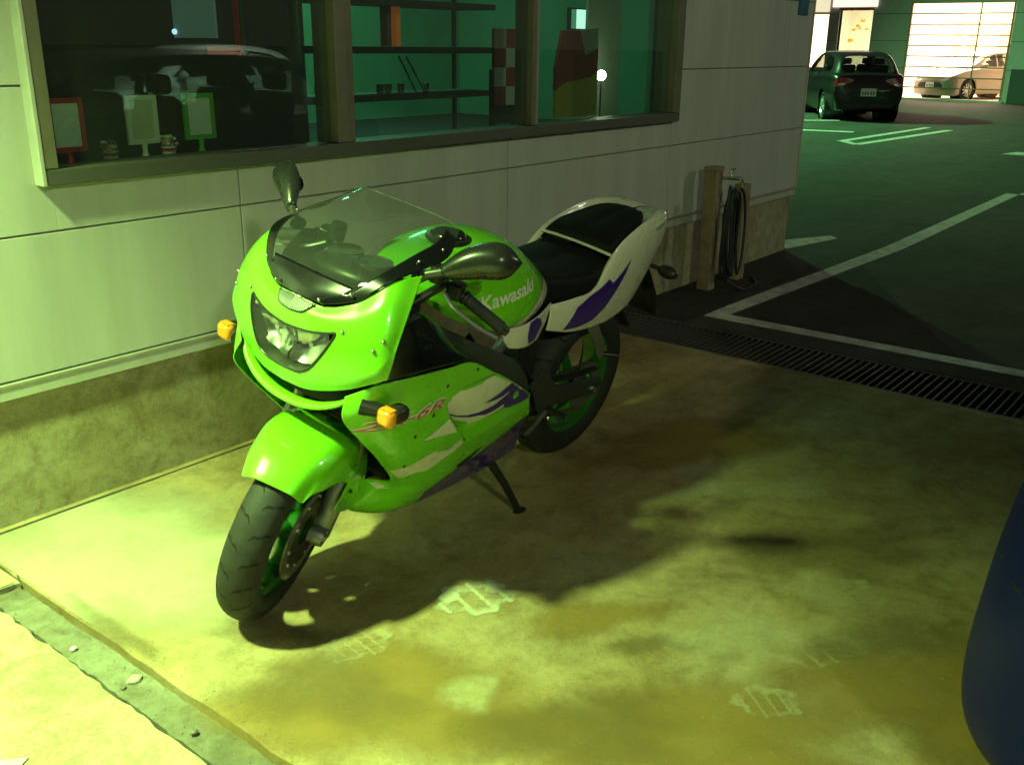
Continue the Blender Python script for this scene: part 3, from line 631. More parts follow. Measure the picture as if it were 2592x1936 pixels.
tag(gr.build('grit', mat('grit_mixed', (0.30, 0.26, 0.18), 0.9, var=0.5, vscale=60), smooth=False), 'fine grit scattered over the concrete slab and kerb', 'grit', kind='stuff')

# ================================================================== CARS
M_tyre = mat('tyre_rubber', (0.022, 0.022, 0.021), 0.68, var=0.25, vscale=25, bump=0.15, bscale=200)
M_black = mat('black_plastic', (0.014, 0.014, 0.014), 0.45); M_alloy = mat('alloy', (0.62, 0.63, 0.62), 0.28, metal=0.9)
M_cglass = thin_glass('car_glass', (0.62, 0.68, 0.66), 1.0, 0.01, 1.5); M_tail = mat('tail_lamp_red', (0.35, 0.01, 0.015), 0.12, coat=1.0); M_lens = mat('clear_lamp', (0.75, 0.78, 0.78), 0.1, metal=0.5, coat=1.0)
M_plate = mat('plate_white', (0.7, 0.71, 0.70), 0.5); M_chars = mat('plate_marks', (0.06, 0.12, 0.10), 0.6)
def car(loc, rz, paintm, label, glass=M_cglass, group=None, van=False, rail=None):
    t = empty('parked_car', loc, rz, label, 'car', group)
    L, Wd, H = 3.95, 1.68, 1.46
    # body shell: stations along x (front = +x), half profile of (y, z)
    S = [(1.97, 0.50, 0.56, 0.58, 0.16, 0.38, 0.56), (1.92, 0.69, 0.71, 0.63, 0.13, 0.40, 0.66), (1.72, 0.81, 0.81, 0.69, 0.12, 0.45, 0.76), (1.35, 0.80, 0.83, 0.74, 0.17, 0.52, 0.87), (0.80, 0.76, 0.84, 0.79, 0.17, 0.54, 0.94),
         (0.2, 0.76, 0.84, 0.80, 0.17, 0.55, 0.95), (-0.6, 0.76, 0.84, 0.80, 0.17, 0.56, 0.965), (-1.3, 0.74, 0.83, 0.77, 0.18, 0.56, 0.99), (-1.75, 0.69, 0.79, 0.72, 0.20, 0.55, 0.99), (-1.93, 0.60, 0.73, 0.66, 0.24, 0.52, 0.95), (-1.97, 0.50, 0.66, 0.58, 0.28, 0.52, 0.90)]
    net = []
    for x, wb, wm, wt, zb, zm, zt in S:
        net.append([(x, 0, zb), (x, wb * 0.8, zb), (x, wb, zb + 0.05), (x, wm, zm), (x, (wm + wt) / 2 + 0.015, (zm + zt) / 2 + 0.04), (x, wt, zt), (x, wt * 0.55, zt + 0.035), (x, 0, zt + 0.045)])
    P = surf(net, 160, 64); b = MB().grid([[tuple(p) for p in r] for r in P])
    for end in (0, -1): b.add([tuple(p) for p in P[end]], [tuple(range(len(P[end])))])
    b.mirror(); body_bvh = bvh_of(b); kf = []
    for q in b.f:
        m_ = sum((b.v[i] for i in q), Vector()) / len(q)
        if abs(m_.y) > 0.45 and len(q) == 4 and min(math.hypot(m_.x - 1.22, m_.z - 0.30), math.hypot(m_.x + 1.22, m_.z - 0.30)) < 0.352: continue
        kf.append(q)
    b.f = kf; body = b.build('body', paintm, t, sharp=50)
    # cabin
    x0, x1 = (1.12, -1.72) if not van else (1.2, -1.85)
    CS = [(1.15, 0.60, 0.70, 0.93, 0.95), (0.85, 0.66, 0.76, 0.93, 1.12), (0.45, 0.62, 0.79, 0.93, 1.36), (0.1, 0.60, 0.80, 0.94, 1.445), (-0.5, 0.60, 0.80, 0.95, 1.465), (-1.1, 0.58, 0.78, 0.96, 1.43), (-1.5, 0.55, 0.74, 0.97, 1.33), (-1.75, 0.54, 0.70, 0.97, 1.08), (-1.84, 0.52, 0.66, 0.97, 0.98)]
    net = [[(x, wb, zb - 0.02), (x, wb + (wt - wb) * 0.45, zb + (zt - zb) * 0.5), (x, wt + 0.01, zb + (zt - zb) * 0.88), (x, wt * 0.75, zt), (x, 0, zt + 0.015)] for x, wt, wb, zb, zt in CS]
    SW = ([(0.78, 1.0), (0.42, 1.28), (0.10, 1.36), (0.08, 1.0)], [(0.02, 1.0), (0.04, 1.365), (-0.55, 1.385), (-0.72, 1.01)], [(-0.80, 1.02), (-0.66, 1.38), (-1.15, 1.33), (-1.38, 1.16), (-1.36, 1.05)])
    FWp = [(-0.60, 0.99), (0.60, 0.99), (0.50, 1.36), (-0.50, 1.36)]; RWp = smoothpoly([(-0.52, 1.03), (0, 1.02), (0.52, 1.03), (0.46, 1.33), (0, 1.36), (-0.46, 1.33)], 40)
    P = surf(net, 120, 60); c = MB().grid([[tuple(p) for p in r] for r in P]); c.mirror(); cb = bvh_of(c); keep = []
    for q in c.f:
        m_ = sum((c.v[i] for i in q), Vector()) / len(q)
        if any(in_poly((m_.x, m_.z), w) for w in SW) and abs(m_.y) > 0.45: continue
        if m_.x > 0.25 and in_poly((m_.y, m_.z), FWp): continue
        if m_.x < -1.2 and in_poly((m_.y, m_.z), RWp): continue
        keep.append(q)
    c.f = keep; c.build('roof', paintm, t, sharp=50)
    for sx_, sy_ in ((0.15, 0.36), (0.15, -0.36), (-0.85, 0.36), (-0.85, -0.36)):
        MB().box((sx_ - 0.28, sy_, 1.0), (0.12, 0.46, 0.36), Matrix.Rotation(R(-14), 3, 'Y')).build('seat_back', M_black, t, bevel=0.05, smooth=True); MB().box((sx_ - 0.33, sy_, 1.25), (0.08, 0.24, 0.13)).build('head_rest', M_black, t, bevel=0.03, smooth=True)
    MB().box((0.78, 0, 0.985), (0.4, 1.3, 0.05)).build('dashboard', M_black, t, smooth=False)
    for s in (1, -1):
        for poly in SW:
            decal('side_window', poly, (0, 0, 0), (1, 0, 0), (0, 0, 1), (0, -s, 0), cb, glass, t, 0.003, 0.08)
    decal('windscreen', [(-0.60, 0.99), (0.60, 0.99), (0.50, 1.36), (-0.50, 1.36)], (0, 0, 0), (0, 1, 0), (0, 0, 1), (-1, 0, 0), cb, glass, t, 0.003, 0.08)
    decal('rear_window', smoothpoly([(-0.52, 1.03), (0, 1.02), (0.52, 1.03), (0.46, 1.33), (0, 1.36), (-0.46, 1.33)], 40), (0, 0, 0), (0, 1, 0), (0, 0, 1), (1, 0, 0), cb, glass, t, 0.003, 0.08)
    for s in (1, -1):
        decal('tail_lamp', smoothpoly([(s * 0.34, 0.88), (s * 0.56, 0.92), (s * 0.70, 0.88), (s * 0.70, 0.74), (s * 0.55, 0.76), (s * 0.40, 0.82)], 30), (0, 0, 0), (0, 1, 0), (0, 0, 1), (1, 0, 0), body_bvh, M_tail, t, 0.006, 0.05)
        decal('tail_lens', smoothpoly([(s * 0.52, 0.81), (s * 0.66, 0.80), (s * 0.66, 0.75), (s * 0.54, 0.77)], 20), (0, 0, 0), (0, 1, 0), (0, 0, 1), (1, 0, 0), body_bvh, M_lens, t, 0.009, 0.05)
        decal('headlight', smoothpoly([(s * 0.34, 0.60), (s * 0.60, 0.66), (s * 0.70, 0.72), (s * 0.66, 0.60), (s * 0.5, 0.53)], 30), (0, 0, 0), (0, 1, 0), (0, 0, 1), (-1, 0, 0), body_bvh, M_lens, t, 0.006, 0.05)
        mr = MB().sphere((0.70, s * 0.90, 1.03), (0.06, 0.10, 0.07), 14, 8); mr.build('side_mirror', paintm, t)
        MB().tube([(0.72, s * 0.76, 0.97), (0.70, s * 0.86, 1.0)], 0.02, 8).build('mirror_arm', M_black, t)
    decal('grille', smoothpoly([(-0.42, 0.36), (0.42, 0.36), (0.46, 0.46), (0.3, 0.52), (-0.3, 0.52), (-0.46, 0.46)], 40), (0, 0, 0), (0, 1, 0), (0, 0, 1), (-1, 0, 0), body_bvh, M_black, t, 0.005, 0.05)
    for xx, sx in ((-1.99, -1), (1.985, 1)):
        zc = 0.62 if sx < 0 else 0.44
        p_ = MB().box((xx, 0, zc), (0.012, 0.33, 0.165)).build('number_plate', M_plate, t, smooth=False, bevel=0.003)
        for k in range(5): MB().box((xx + sx * 0.0075, -0.11 + 0.052 * k + (0.02 if k > 1 else 0), zc - 0.02), (0.003, 0.028, 0.07)).build('plate_mark', M_chars, p_, smooth=False)
    # wheels in dark arches
    for x in (1.22, -1.22):
        for s in (1, -1):
            MB().lathe([(0.0, s * 0.42), (0.36, s * 0.42), (0.357, s * 0.80)], (x, 0, 0.30), 'y', 40).build('wheel_arch', M_black, t)
            tr = MB().lathe([(0.20, 0.03), (0.25, 0.085), (0.285, 0.085), (0.305, 0.06), (0.305, -0.06), (0.285, -0.085), (0.20, -0.085)], (x, s * 0.70, 0.305), 'y', 40); tr_o = tr.build('wheel', M_tyre, t)
            rm = MB().lathe([(0.205, s * 0.088), (0.19, s * 0.072), (0.17, s * 0.05), (0.165, 0.0)], (x, s * 0.70, 0.305), 'y', 40)
            for k in range(10):
                a = 2 * math.pi * k / 10; ca, sa = math.cos(a), math.sin(a)
                rm.tube([(x + 0.03 * ca, s * 0.78, 0.305 + 0.03 * sa), (x + 0.19 * ca, s * 0.77, 0.305 + 0.19 * sa)], [0.018, 0.013], 6)
            rm.cyl((x, s * 0.735, 0.305), (x, s * 0.79, 0.305), 0.045, 0.035, 16); rm.build('rim', M_alloy, tr_o)
    decal('bumper_strip', [(-0.55, 0.30), (0.55, 0.30), (0.55, 0.38), (-0.55, 0.38)], (0, 0, 0), (0, 1, 0), (0, 0, 1), (1, 0, 0), body_bvh, M_black, t, 0.004, 0.06)
    decal('bumper_seam', [(-0.84, 0.545), (0.84, 0.545), (0.84, 0.552), (-0.84, 0.552)], (0, 0, 0), (0, 1, 0), (0, 0, 1), (-1, 0, 0), body_bvh, M_black, t, 0.002, 0.06)
    MB().sphere((-1.962, 0, 0.80), (0.006, 0.04, 0.028), 12, 6).build('badge', M_chr, t)
    return t
M_navy = mat('navy_paint', (0.004, 0.008, 0.085), 0.42, spec=0.25); M_bk = mat('black_paint', (0.007, 0.007, 0.009), 0.3, coat=0.4); M_sil = mat('silver_paint', (0.48, 0.48, 0.46), 0.3, metal=0.6, coat=1.0); M_pearl = mat('pearl_paint', (0.32, 0.26, 0.20), 0.3, coat=1.0)
car((3.80, -3.567, 0.0), R(180), M_navy, 'dark blue car nose at the right edge beside the motorcycle')
car((23.75, 5.75, 0.0), R(34), M_bk, 'black hatchback seen from behind in the green-lit lot')
car((9.6, -11.2, 0.0), R(180), M_sil, 'silver car parked across the yard behind the camera')
car((6.4, -13.4, 0.0), R(180), M_bk, 'black car parked farthest across the yard behind the camera')

# ================================================================== SHOWROOM across the lot
XS = 33.0
sr = empty('showroom_building', (XS, 7.0, 0), label='grey showroom building with a brightly lit barred window across the lot', cat='building')
M_swall = mat('showroom_wall', (0.58, 0.56, 0.55), 0.7, var=0.06, vscale=1.5); M_sdark = mat('showroom_base', (0.10, 0.11, 0.11), 0.8)
def sp(x0, x1, y0, y1, z0, z1, nm, m): return MB().box(((x0 + x1) / 2 - XS, (y0 + y1) / 2 - 7.0, (z0 + z1) / 2), (x1 - x0, y1 - y0, z1 - z0)).build(nm, m, sr, smooth=False)
# openings: barred window y 4.45..7.45, doorway y 8.55..9.55, strip y 10.0..10.8
ops = [(4.45, 7.46, 0.06, 2.86), (8.62, 9.70, 0.0, 2.66), (10.05, 10.75, 0.9, 2.55)]
ys = sorted({-14.0, 30.0} | {o[0] for o in ops} | {o[1] for o in ops})
for a, c_ in zip(ys[:-1], ys[1:]):
    o = [q for q in ops if q[0] <= a + 1e-6 and q[1] >= c_ - 1e-6]
    if o:
        if o[0][2] > 0.02: sp(XS, XS + 0.25, a, c_, -0.1, o[0][2], 'wall', M_swall)
        sp(XS, XS + 0.25, a, c_, o[0][3], 5.5, 'wall', M_swall)
    else:
        k = 0; z = -0.1
        for z1 in (0.95, 1.75, 2.55, 3.4, 5.5): sp(XS, XS + 0.25, a, c_, z + 0.008, z1 - 0.008, 'wall_panel', M_swall); z = z1
        sp(XS + 0.02, XS + 0.24, a, c_, -0.1, 5.5, 'wall_core', M_sdark)
sp(XS - 0.02, XS - 0.001, -14.0, 4.30, -0.1, 0.98, 'base_band', M_sdark)
# lit interior
M_int = mat('showroom_inner', (0.80, 0.70, 0.55), 0.8); M_int2 = mat('showroom_inner_white', (0.85, 0.83, 0.80), 0.8)
sp(XS + 0.25, XS + 7.0, 3.0, 12.0, -0.05, 0.02, 'inner_floor', M_int); sp(XS + 7.0, XS + 7.1, 3.0, 12.0, 0, 3.3, 'inner_wall', M_int2)
sp(XS + 0.26, XS + 7.0, 2.9, 3.0, 0, 3.3, 'inner_wall', M_int); sp(XS + 0.26, XS + 7.0, 12.0, 12.1, 0, 3.3, 'inner_wall', M_int2); sp(XS + 0.26, XS + 7.1, 2.9, 12.1, 3.3, 3.4, 'inner_ceiling', M_int2)
for y, w in ((6.7, 0.35), (5.6, 0.5), (7.2, 0.3)): sp(XS + 4.5, XS + 4.55, y - w / 2, y + w / 2, 0.02, 2.6, 'inner_banner', mat('banner_cream', (0.75, 0.60, 0.38), 0.7))
sp(XS + 6.9, XS + 6.98, 3.1, 4.9, 0.02, 3.0, 'inner_panel', mat('banner_tan', (0.55, 0.36, 0.22), 0.7))
lamp('showroom_light', 'AREA', (XS + 3.2, 7.3, 3.28), 850, (1.0, 0.80, 0.58), (XS + 3.2, 7.3, 0), 5.5)
# barred shutter: eight rails, one centre upright, slim side frame
M_rail = mat('shutter_rail', (0.20, 0.16, 0.11), 0.5, metal=0.5)
for k in range(9): sp(XS + 0.03, XS + 0.07, 4.46, 7.45, 0.36 + k * 0.31, 0.395 + k * 0.31, 'shutter_rail', M_rail)
for y in (5.40, ): sp(XS + 0.075, XS + 0.10, y, y + 0.035, 0.07, 2.85, 'shutter_upright', M_rail)
for y in (4.46, 7.40): sp(XS - 0.03, XS + 0.029, y, y + 0.05, 0.06, 2.86, 'window_frame', mat('frame_tan', (0.40, 0.27, 0.18), 0.5))
sp(XS - 0.06, XS - 0.005, 4.40, 7.50, 0.0, 0.055, 'window_step', mat('step_pale', (0.6, 0.55, 0.48), 0.7))
sp(XS - 0.03, XS - 0.005, 8.60, 9.72, 2.67, 2.74, 'door_head', mat('door_head_red', (0.35, 0.08, 0.04), 0.5)); sp(XS + 0.10, XS + 0.12, 8.62, 9.70, 0.03, 2.66, 'door_pane', M_gl)
sp(XS - 0.05, XS - 0.005, 8.5, 9.95, 2.76, 3.9, 'lit_fascia', emis('fascia_glow', (1.0, 0.85, 0.7), 1.1))
sp(XS - 0.04, XS - 0.006, 10.05, 10.8, 2.62, 3.6, 'lit_fascia', emis('fascia_glow_cream', (1.0, 0.9, 0.6), 0.8))
# stickers on the door: yellow blossom decals
for k, (y, z, r) in enumerate([(8.95, 2.35, 0.09), (9.1, 2.2, 0.08), (9.22, 2.08, 0.07), (8.80, 2.10, 0.07), (9.3, 1.75, 0.10), (9.02, 2.12, 0.06)]):
    MB().box((0.13 - 0.035, y - 7.0, z), (0.006, r * 1.6, r)).build('door_sticker', mat('sticker_ochre', (0.75, 0.50, 0.06), 0.9, trans=0.9), sr, smooth=False)
car((XS + 2.1, 5.75, 0.02), R(152), M_pearl, 'pale car standing inside the lit showroom window')
# ---- lot lamp on a tall post behind the workshop, others behind the camera, one added for the parked cars
def lamp_post(x, y, h, label, dx, dy, col):
    t = empty('lamp_post', (x, y, 0), label=label, cat='lamp post')
    MB().tube([(0, 0, 0), (0, 0, h)], [0.08, 0.05], 14).build('post', M_hood, t); MB().tube([(0, 0, h - 0.03), (dx * 0.5, dy * 0.5, h + 0.12), (dx, dy, h + 0.14)], 0.03, 10).build('arm', M_hood, t)
    MB().lathe([(0.0, 0.12), (0.10, 0.10), (0.20, 0.02), (0.20, 0.0), (0.17, 0.01), (0.0, 0.05)], (dx, dy, h + 0.06), 'z', 28).build('hood', M_hood, t)
    MB().sphere((dx, dy, h + 0.085), 0.05, 12, 8).build('bulb', emis('lot_bulb', col, 40), t)
lamp_post(20.0, 13.5, 6.4, 'tall lot lamp post standing behind the workshop', 0.0, -1.0, (0.5, 1.0, 0.6))
lamp_post(18.0, -21.0, 10.0, 'tall street lamp post far behind the yard', 0.0, 1.0, (1.0, 0.95, 0.75))
lamp_post(-3.0, -10.0, 4.6, 'gate lamp post behind the camera by the forecourt', 0.0, 1.0, (1.0, 0.95, 0.7))
lamp_post(8.0, -6.6, 4.4, 'added lamp post out of view that lights the parked cars for their reflection', 0.0, -1.0, (1.0, 0.75, 0.45))  # post added to carry the light for the parked cars

# ================================================================== MOTORCYCLE
def paint_mat(name, col, rough=0.28, coat=1.0, metal=0.0): return mat(name, col, rough, metal, coat=coat, rvar=0.05, vscale=6)
M_lime = paint_mat('lime_paint', (0.165, 0.58, 0.012)); M_wht = paint_mat('white_paint', (0.72, 0.70, 0.55)); M_pur = paint_mat('purple_paint', (0.045, 0.012, 0.22)); M_limed = paint_mat('lime_rim', (0.016, 0.12, 0.009), 0.35)
M_satin = mat('satin_black', (0.018, 0.018, 0.018), 0.38, rvar=0.1, vscale=30); M_gloss = paint_mat('gloss_black', (0.006, 0.007, 0.008), 0.20)
M_mir = mat('mirror_shell', (0.022, 0.023, 0.022), 0.28, coat=0.4, rvar=0.06, vscale=40); M_seat = mat('seat_vinyl', (0.0045, 0.0045, 0.006), 0.6, spec=0.25, bump=0.2, bscale=350)
M_frame = mat('frame_grey', (0.055, 0.058, 0.055), 0.42, metal=0.4, rvar=0.1); M_steel = mat('steel', (0.45, 0.45, 0.43), 0.3, metal=1.0, rvar=0.1, vscale=30); M_cast = mat('cast_alloy', (0.26, 0.26, 0.25), 0.45, metal=0.8, rvar=0.1)
M_eng = mat('engine_black', (0.02, 0.02, 0.02), 0.5, var=0.3, vscale=20); M_amb = mat('amber_lens', (0.80, 0.26, 0.008), 0.15, coat=1.0, emit=(1.0, 0.33, 0.0), estr=0.0)
M_scr = thin_glass('smoked_screen', (0.70, 0.77, 0.71), 1.0, 0.02, 1.55, 0.05); M_clear = thin_glass('clear_lens', (0.80, 0.84, 0.80), 1.0, 0.02, 1.5)
M_pink = paint_mat('pink_letter', (0.50, 0.10, 0.16)); M_let = mat('letter_white', (0.72, 0.72, 0.62), 0.35); M_refl = mat('reflector_chrome', (0.88, 0.89, 0.86), 0.22, metal=1.0)
M_pilot = mat('ribbed_white', (0.40, 0.42, 0.38), 0.35, coat=0.6); M_hole = mat('black_recess', (0.006, 0.006, 0.006), 0.7); M_gold = mat('fork_gold', (0.42, 0.36, 0.22), 0.35, metal=0.8)

bike = empty('motorcycle', (0, 0, 0), 0, 'lime green sport motorcycle with white and purple graphics leaning on its side stand', 'motorcycle')
Bp = Vector((2.975, -0.946, 0.0)); psi, lean = 0.039236, R(10.77)
ex = Vector((-math.cos(psi), -math.sin(psi), 0)); Zw = Vector((0, 0, 1)); lf = Zw.cross(ex)
ez = Zw * math.cos(lean) + lf * math.sin(lean); ey = lf * math.cos(lean) - Zw * math.sin(lean)
bike.matrix_world = Matrix(((ex.x, ey.x, ez.x, Bp.x), (ex.y, ey.y, ez.y, Bp.y), (ex.z, ey.z, ez.z, Bp.z), (0, 0, 0, 1)))
def part(mb, name, m, parent=bike, **k): return mb.build(name, m, parent, **k)
# steering: the front end is turned to the bike's left
rake = R(24); SA = Vector((1.522, 0, 0.0)); sa = Vector((-math.sin(rake), 0, math.cos(rake))); SR = Matrix.Rotation(R(24), 3, sa)
AX = Vector((1.45, 0, 0.288)); drop = Vector((0, 0, -0.004))
def steer(p): return SA + SR @ (Vector(p) - SA) + drop
def spart(mb, name, m, parent=bike, **k): return mb.xf(steer).build(name, m, parent, **k)

# ---------------------------------------------------------------- wheels
def tyre(c, rim_r, out_r, half, name_bits):
    prof = []
    n = 14
    for i in range(n + 1):
        a = -1.0 + 2.0 * i / n; y = half * math.sin(a * math.pi / 2 * 0.98); r = rim_r + (out_r - rim_r) * max(0.0, math.cos(a * math.pi / 2 * 0.98)) ** 0.62; prof.append((r, y))
    prof = [(rim_r - 0.004, -half * 0.72)] + [(rim_r + 0.02, -half * 0.93)] + prof[2:-2] + [(rim_r + 0.02, half * 0.93), (rim_r - 0.004, half * 0.72)]
    return MB().lathe(prof, c, 'y', 96), prof
def tread(c, rim_r, out_r, half, count, seed):
    """rain grooves: thin dark S-shaped cuts lying on the crown"""
    mb = MB(); rnd = random.Random(seed)
    def pt(th, a, lift=0.0006):
        y = half * math.sin(a * math.pi / 2 * 0.98); r = rim_r + (out_r - rim_r) * max(0.0, math.cos(a * math.pi / 2 * 0.98)) ** 0.62 + lift
        return Vector((c[0] + r * math.cos(th), c[1] + y, c[2] + r * math.sin(th)))
    for k in range(count):
        th0 = 2 * math.pi * k / count
        for s in (-1, 1):
            t0 = th0 + (0.5 if s > 0 else 0.0) * 2 * math.pi / count
            for a0, a1, dth in ((0.08, 0.42, 0.11), (0.40, 0.72, 0.07)):
                n = 9; V = []
                for i in range(n):
                    u = i / (n - 1); a = s * (a0 + (a1 - a0) * u); th = t0 + dth * (u + 0.35 * math.sin(u * math.pi * 2) * 0.5) + (0.06 if a0 > 0.3 else 0); w = 0.0062 * math.sin(math.pi * min(1, 0.12 + u * 0.9)) + 0.0012
                    V += [pt(th - w / 0.3 * 0.5, a), pt(th + w / 0.3 * 0.5, a)]
                mb.add(V, [(2 * i, 2 * i + 1, 2 * i + 3, 2 * i + 2) for i in range(n - 1)])
    return mb
def rim(c, r, half, hub, nsp=3, a0=0.3):
    mb = MB().lathe([(r + 0.006, half), (r + 0.008, half - 0.006), (r - 0.004, half - 0.012), (r - 0.02, half - 0.022), (r - 0.026, 0.0), (r - 0.02, -half + 0.022), (r - 0.004, -half + 0.012), (r + 0.008, -half + 0.006), (r + 0.006, -half)], c, 'y', 72)
    mb.lathe([(0.0, 0.05), (hub, 0.05), (hub + 0.004, 0.03), (hub + 0.004, -0.03), (hub, -0.05), (0.0, -0.05)], c, 'y', 32)
    for k in range(nsp):
        a = a0 + 2 * math.pi * k / nsp; ca, sa_ = math.cos(a), math.sin(a)
        mb.tube([(c[0] + hub * 0.6 * ca, c[1], c[2] + hub * 0.6 * sa_), (c[0] + (r - 0.08) * ca, c[1], c[2] + (r - 0.08) * sa_), (c[0] + (r - 0.015) * ca, c[1], c[2] + (r - 0.015) * sa_)], [0.040, 0.026, 0.034], 12, flat=(0.55, 1.0))
    return mb
def disc(c, r0, r1, y, holes=True):
    mb = MB().lathe([(r0, y - 0.0025), (r1, y - 0.0025), (r1, y + 0.0025), (r0, y + 0.0025)], c, 'y', 72, close=True)
    return mb
fw = empty('front_wheel_mount', (0, 0, 0)); bpy.data.objects.remove(fw)
fc = tuple(AX)
T_, _p = tyre(fc, 0.214, 0.294, 0.062, None); fwo = spart(T_, 'front_wheel', M_tyre, sharp=60)
spart(tread(fc, 0.214, 0.294, 0.062, 22, 1), 'tread_groove', mat('groove_black', (0.005, 0.005, 0.005), 0.9), fwo, smooth=False)['kind'] = 'stuff'
spart(rim(fc, 0.214, 0.046, 0.035), 'rim', M_limed, fwo)
for s in (1, -1):
    spart(disc(fc, 0.108, 0.150, s * 0.068), 'brake_disc', M_steel, fwo, sharp=30)
    c_ = MB().lathe([(0.045, s * 0.060), (0.07, s * 0.060), (0.11, s * 0.068), (0.11, s * 0.072), (0.07, s * 0.066), (0.045, s * 0.066)], fc, 'y', 40, close=True)
    spart(c_, 'disc_carrier', M_satin, fwo)
    bt = MB()
    for k in range(10):
        a = 2 * math.pi * k / 10; bt.cyl((fc[0] + 0.109 * math.cos(a), s * 0.066, fc[2] + 0.109 * math.sin(a)), (fc[0] + 0.109 * math.cos(a), s * 0.0745, fc[2] + 0.109 * math.sin(a)), 0.007, seg=10)
    spart(bt, 'disc_bobbins', M_steel, fwo)
RC = (0.0, 0.0, 0.316)
T_, _p = tyre(RC, 0.216, 0.318, 0.085, None); rwo = part(T_, 'rear_wheel', M_tyre, sharp=60)
part(tread(RC, 0.216, 0.318, 0.085, 20, 2), 'tread_groove', mat('groove_black', (0.005, 0.005, 0.005), 0.9), rwo, smooth=False)['kind'] = 'stuff'
part(rim(RC, 0.216, 0.070, 0.045, a0=1.1), 'rim', M_limed, rwo)
part(disc(RC, 0.06, 0.11, -0.085), 'brake_disc', M_steel, rwo, sharp=30)
sp_ = MB().lathe([(0.05, 0.088), (0.098, 0.088), (0.098, 0.093), (0.05, 0.093)], RC, 'y', 60, close=True); part(sp_, 'sprocket', M_cast, rwo)

# ---------------------------------------------------------------- fork, calipers, fender
for s in (1, -1):
    y = s * 0.102; low = AX + Vector((-0.030, 0, 0.01)); 
    def fp(k): return (low.x + sa.x * k, y, low.z + sa.z * k)
    fk = MB().tube([fp(-0.035), fp(-0.02), fp(0.05), fp(0.10), fp(0.30)], [0.020, 0.027, 0.029, 0.0275, 0.0285], 18)
    fk.lathe([(0.0, -0.022), (0.026, -0.022), (0.030, 0.0), (0.026, 0.022), (0.0, 0.022)], (AX.x, y, AX.z), 'y', 22)
    fo = spart(fk, 'fork_leg', M_cast); spart(MB().tube([fp(0.29), fp(0.66)], 0.0215, 18), 'fork_tube', M_gold, fo)
    spart(MB().lathe([(0.0, s * 0.128), (0.012, s * 0.128), (0.014, s * 0.122), (0.0, s * 0.122)], (AX.x, 0, AX.z), 'y', 6), 'axle_nut', M_steel, fo)
    # caliper behind the leg
    ca = MB().box((0, 0, 0), (0.062, 0.055, 0.115), Matrix.Rotation(R(35), 3, 'Y')); cc = Vector((AX.x - 0.128, s * 0.078, AX.z + 0.055)); ca.v = [v + cc for v in ca.v]
    co = spart(ca, 'brake_caliper', M_satin, bevel=0.008, smooth=True)
    for k in (-1, 1):
        q = cc + Matrix.Rotation(R(35), 3, 'Y') @ Vector((0, s * 0.028, k * 0.03)); spart(MB().lathe([(0.0, s * 0.005), (0.015, s * 0.005), (0.017, 0.0), (0.017, -s * 0.004)], tuple(q), 'y', 20), 'piston_cap', M_cast, co)
    hose = [steer(p) for p in (cc + Vector((0.02, s * 0.02, 0.06)), cc + Vector((-0.02, s * 0.03, 0.15)), (1.24, s * 0.09, 0.60), (1.16, s * 0.07, 0.80))]
    part(MB().tube([tuple(p) for p in cat_rom([tuple(p) for p in hose], 20)], 0.005, 8), 'brake_hose', M_satin)
# fender
def wp(r, th, y): return Vector((AX.x + r * math.cos(th), y, AX.z + r * math.sin(th)))
ths = [R(a) for a in (53, 58, 66, 75, 88, 100, 115, 130, 145, 157)]
low_pts = [wp(0.270, R(55.5), 0.083), wp(0.262, R(60.5), 0.096), wp(0.246, R(68), 0.112), wp(0.226, R(80), 0.124), wp(0.200, R(92), 0.131), wp(0.182, R(101), 0.135), Vector((1.35, 0.137, 0.40)), Vector((1.29, 0.136, 0.345)), Vector((1.235, 0.131, 0.36)), Vector((1.185, 0.122, 0.415))]
net = []
for i, th in enumerate(ths):
    tip = 1 - sm(0, 1, (math.degrees(th) - 46) / 22); R0 = 0.320 - 0.010 * tip
    hw = 0.078 + 0.034 * sm(0, 1, (math.degrees(th) - 50) / 45)
    q = low_pts[i]; up = wp(R0 - 0.036, th, hw + 0.004)
    net.append([wp(R0, th, 0), wp(R0 - 0.002, th, hw * 0.40), wp(R0 - 0.010, th, hw * 0.75), up, up.lerp(q, 0.45) + Vector((0, 0.006, 0)), q])
Pg = surf(net, 70, 34); fm = MB().grid([[tuple(p) for p in r] for r in Pg]); fm.mirror()
feo = spart(fm, 'front_fender', M_lime, solid=0.0025, offset=-1, sharp=60)
for s in (1, -1):
    tabm = MB()
    poly = cat_rom([(1.395, s * 0.136, 0.470), (1.45, s * 0.140, 0.452), (1.482, s * 0.140, 0.424), (1.435, s * 0.142, 0.385), (1.36, s * 0.142, 0.345), (1.295, s * 0.139, 0.335), (1.30, s * 0.138, 0.40), (1.34, s * 0.137, 0.455)], 40, True)
    n = len(poly); tabm.add([tuple(p) for p in poly] + [tuple(p - np.array([0, s * 0.004, 0])) for p in poly], [tuple(range(n)), tuple(range(n, 2 * n))] + [(i, (i + 1) % n, n + (i + 1) % n, n + i) for i in range(n)]); spart(tabm, 'fork_guard', M_lime, feo, sharp=50)
for s in (1, -1): spart(MB().sphere((1.385, s * 0.142, 0.425), (0.007, 0.004, 0.007), 10, 6), 'fender_bolt', M_satin, feo)

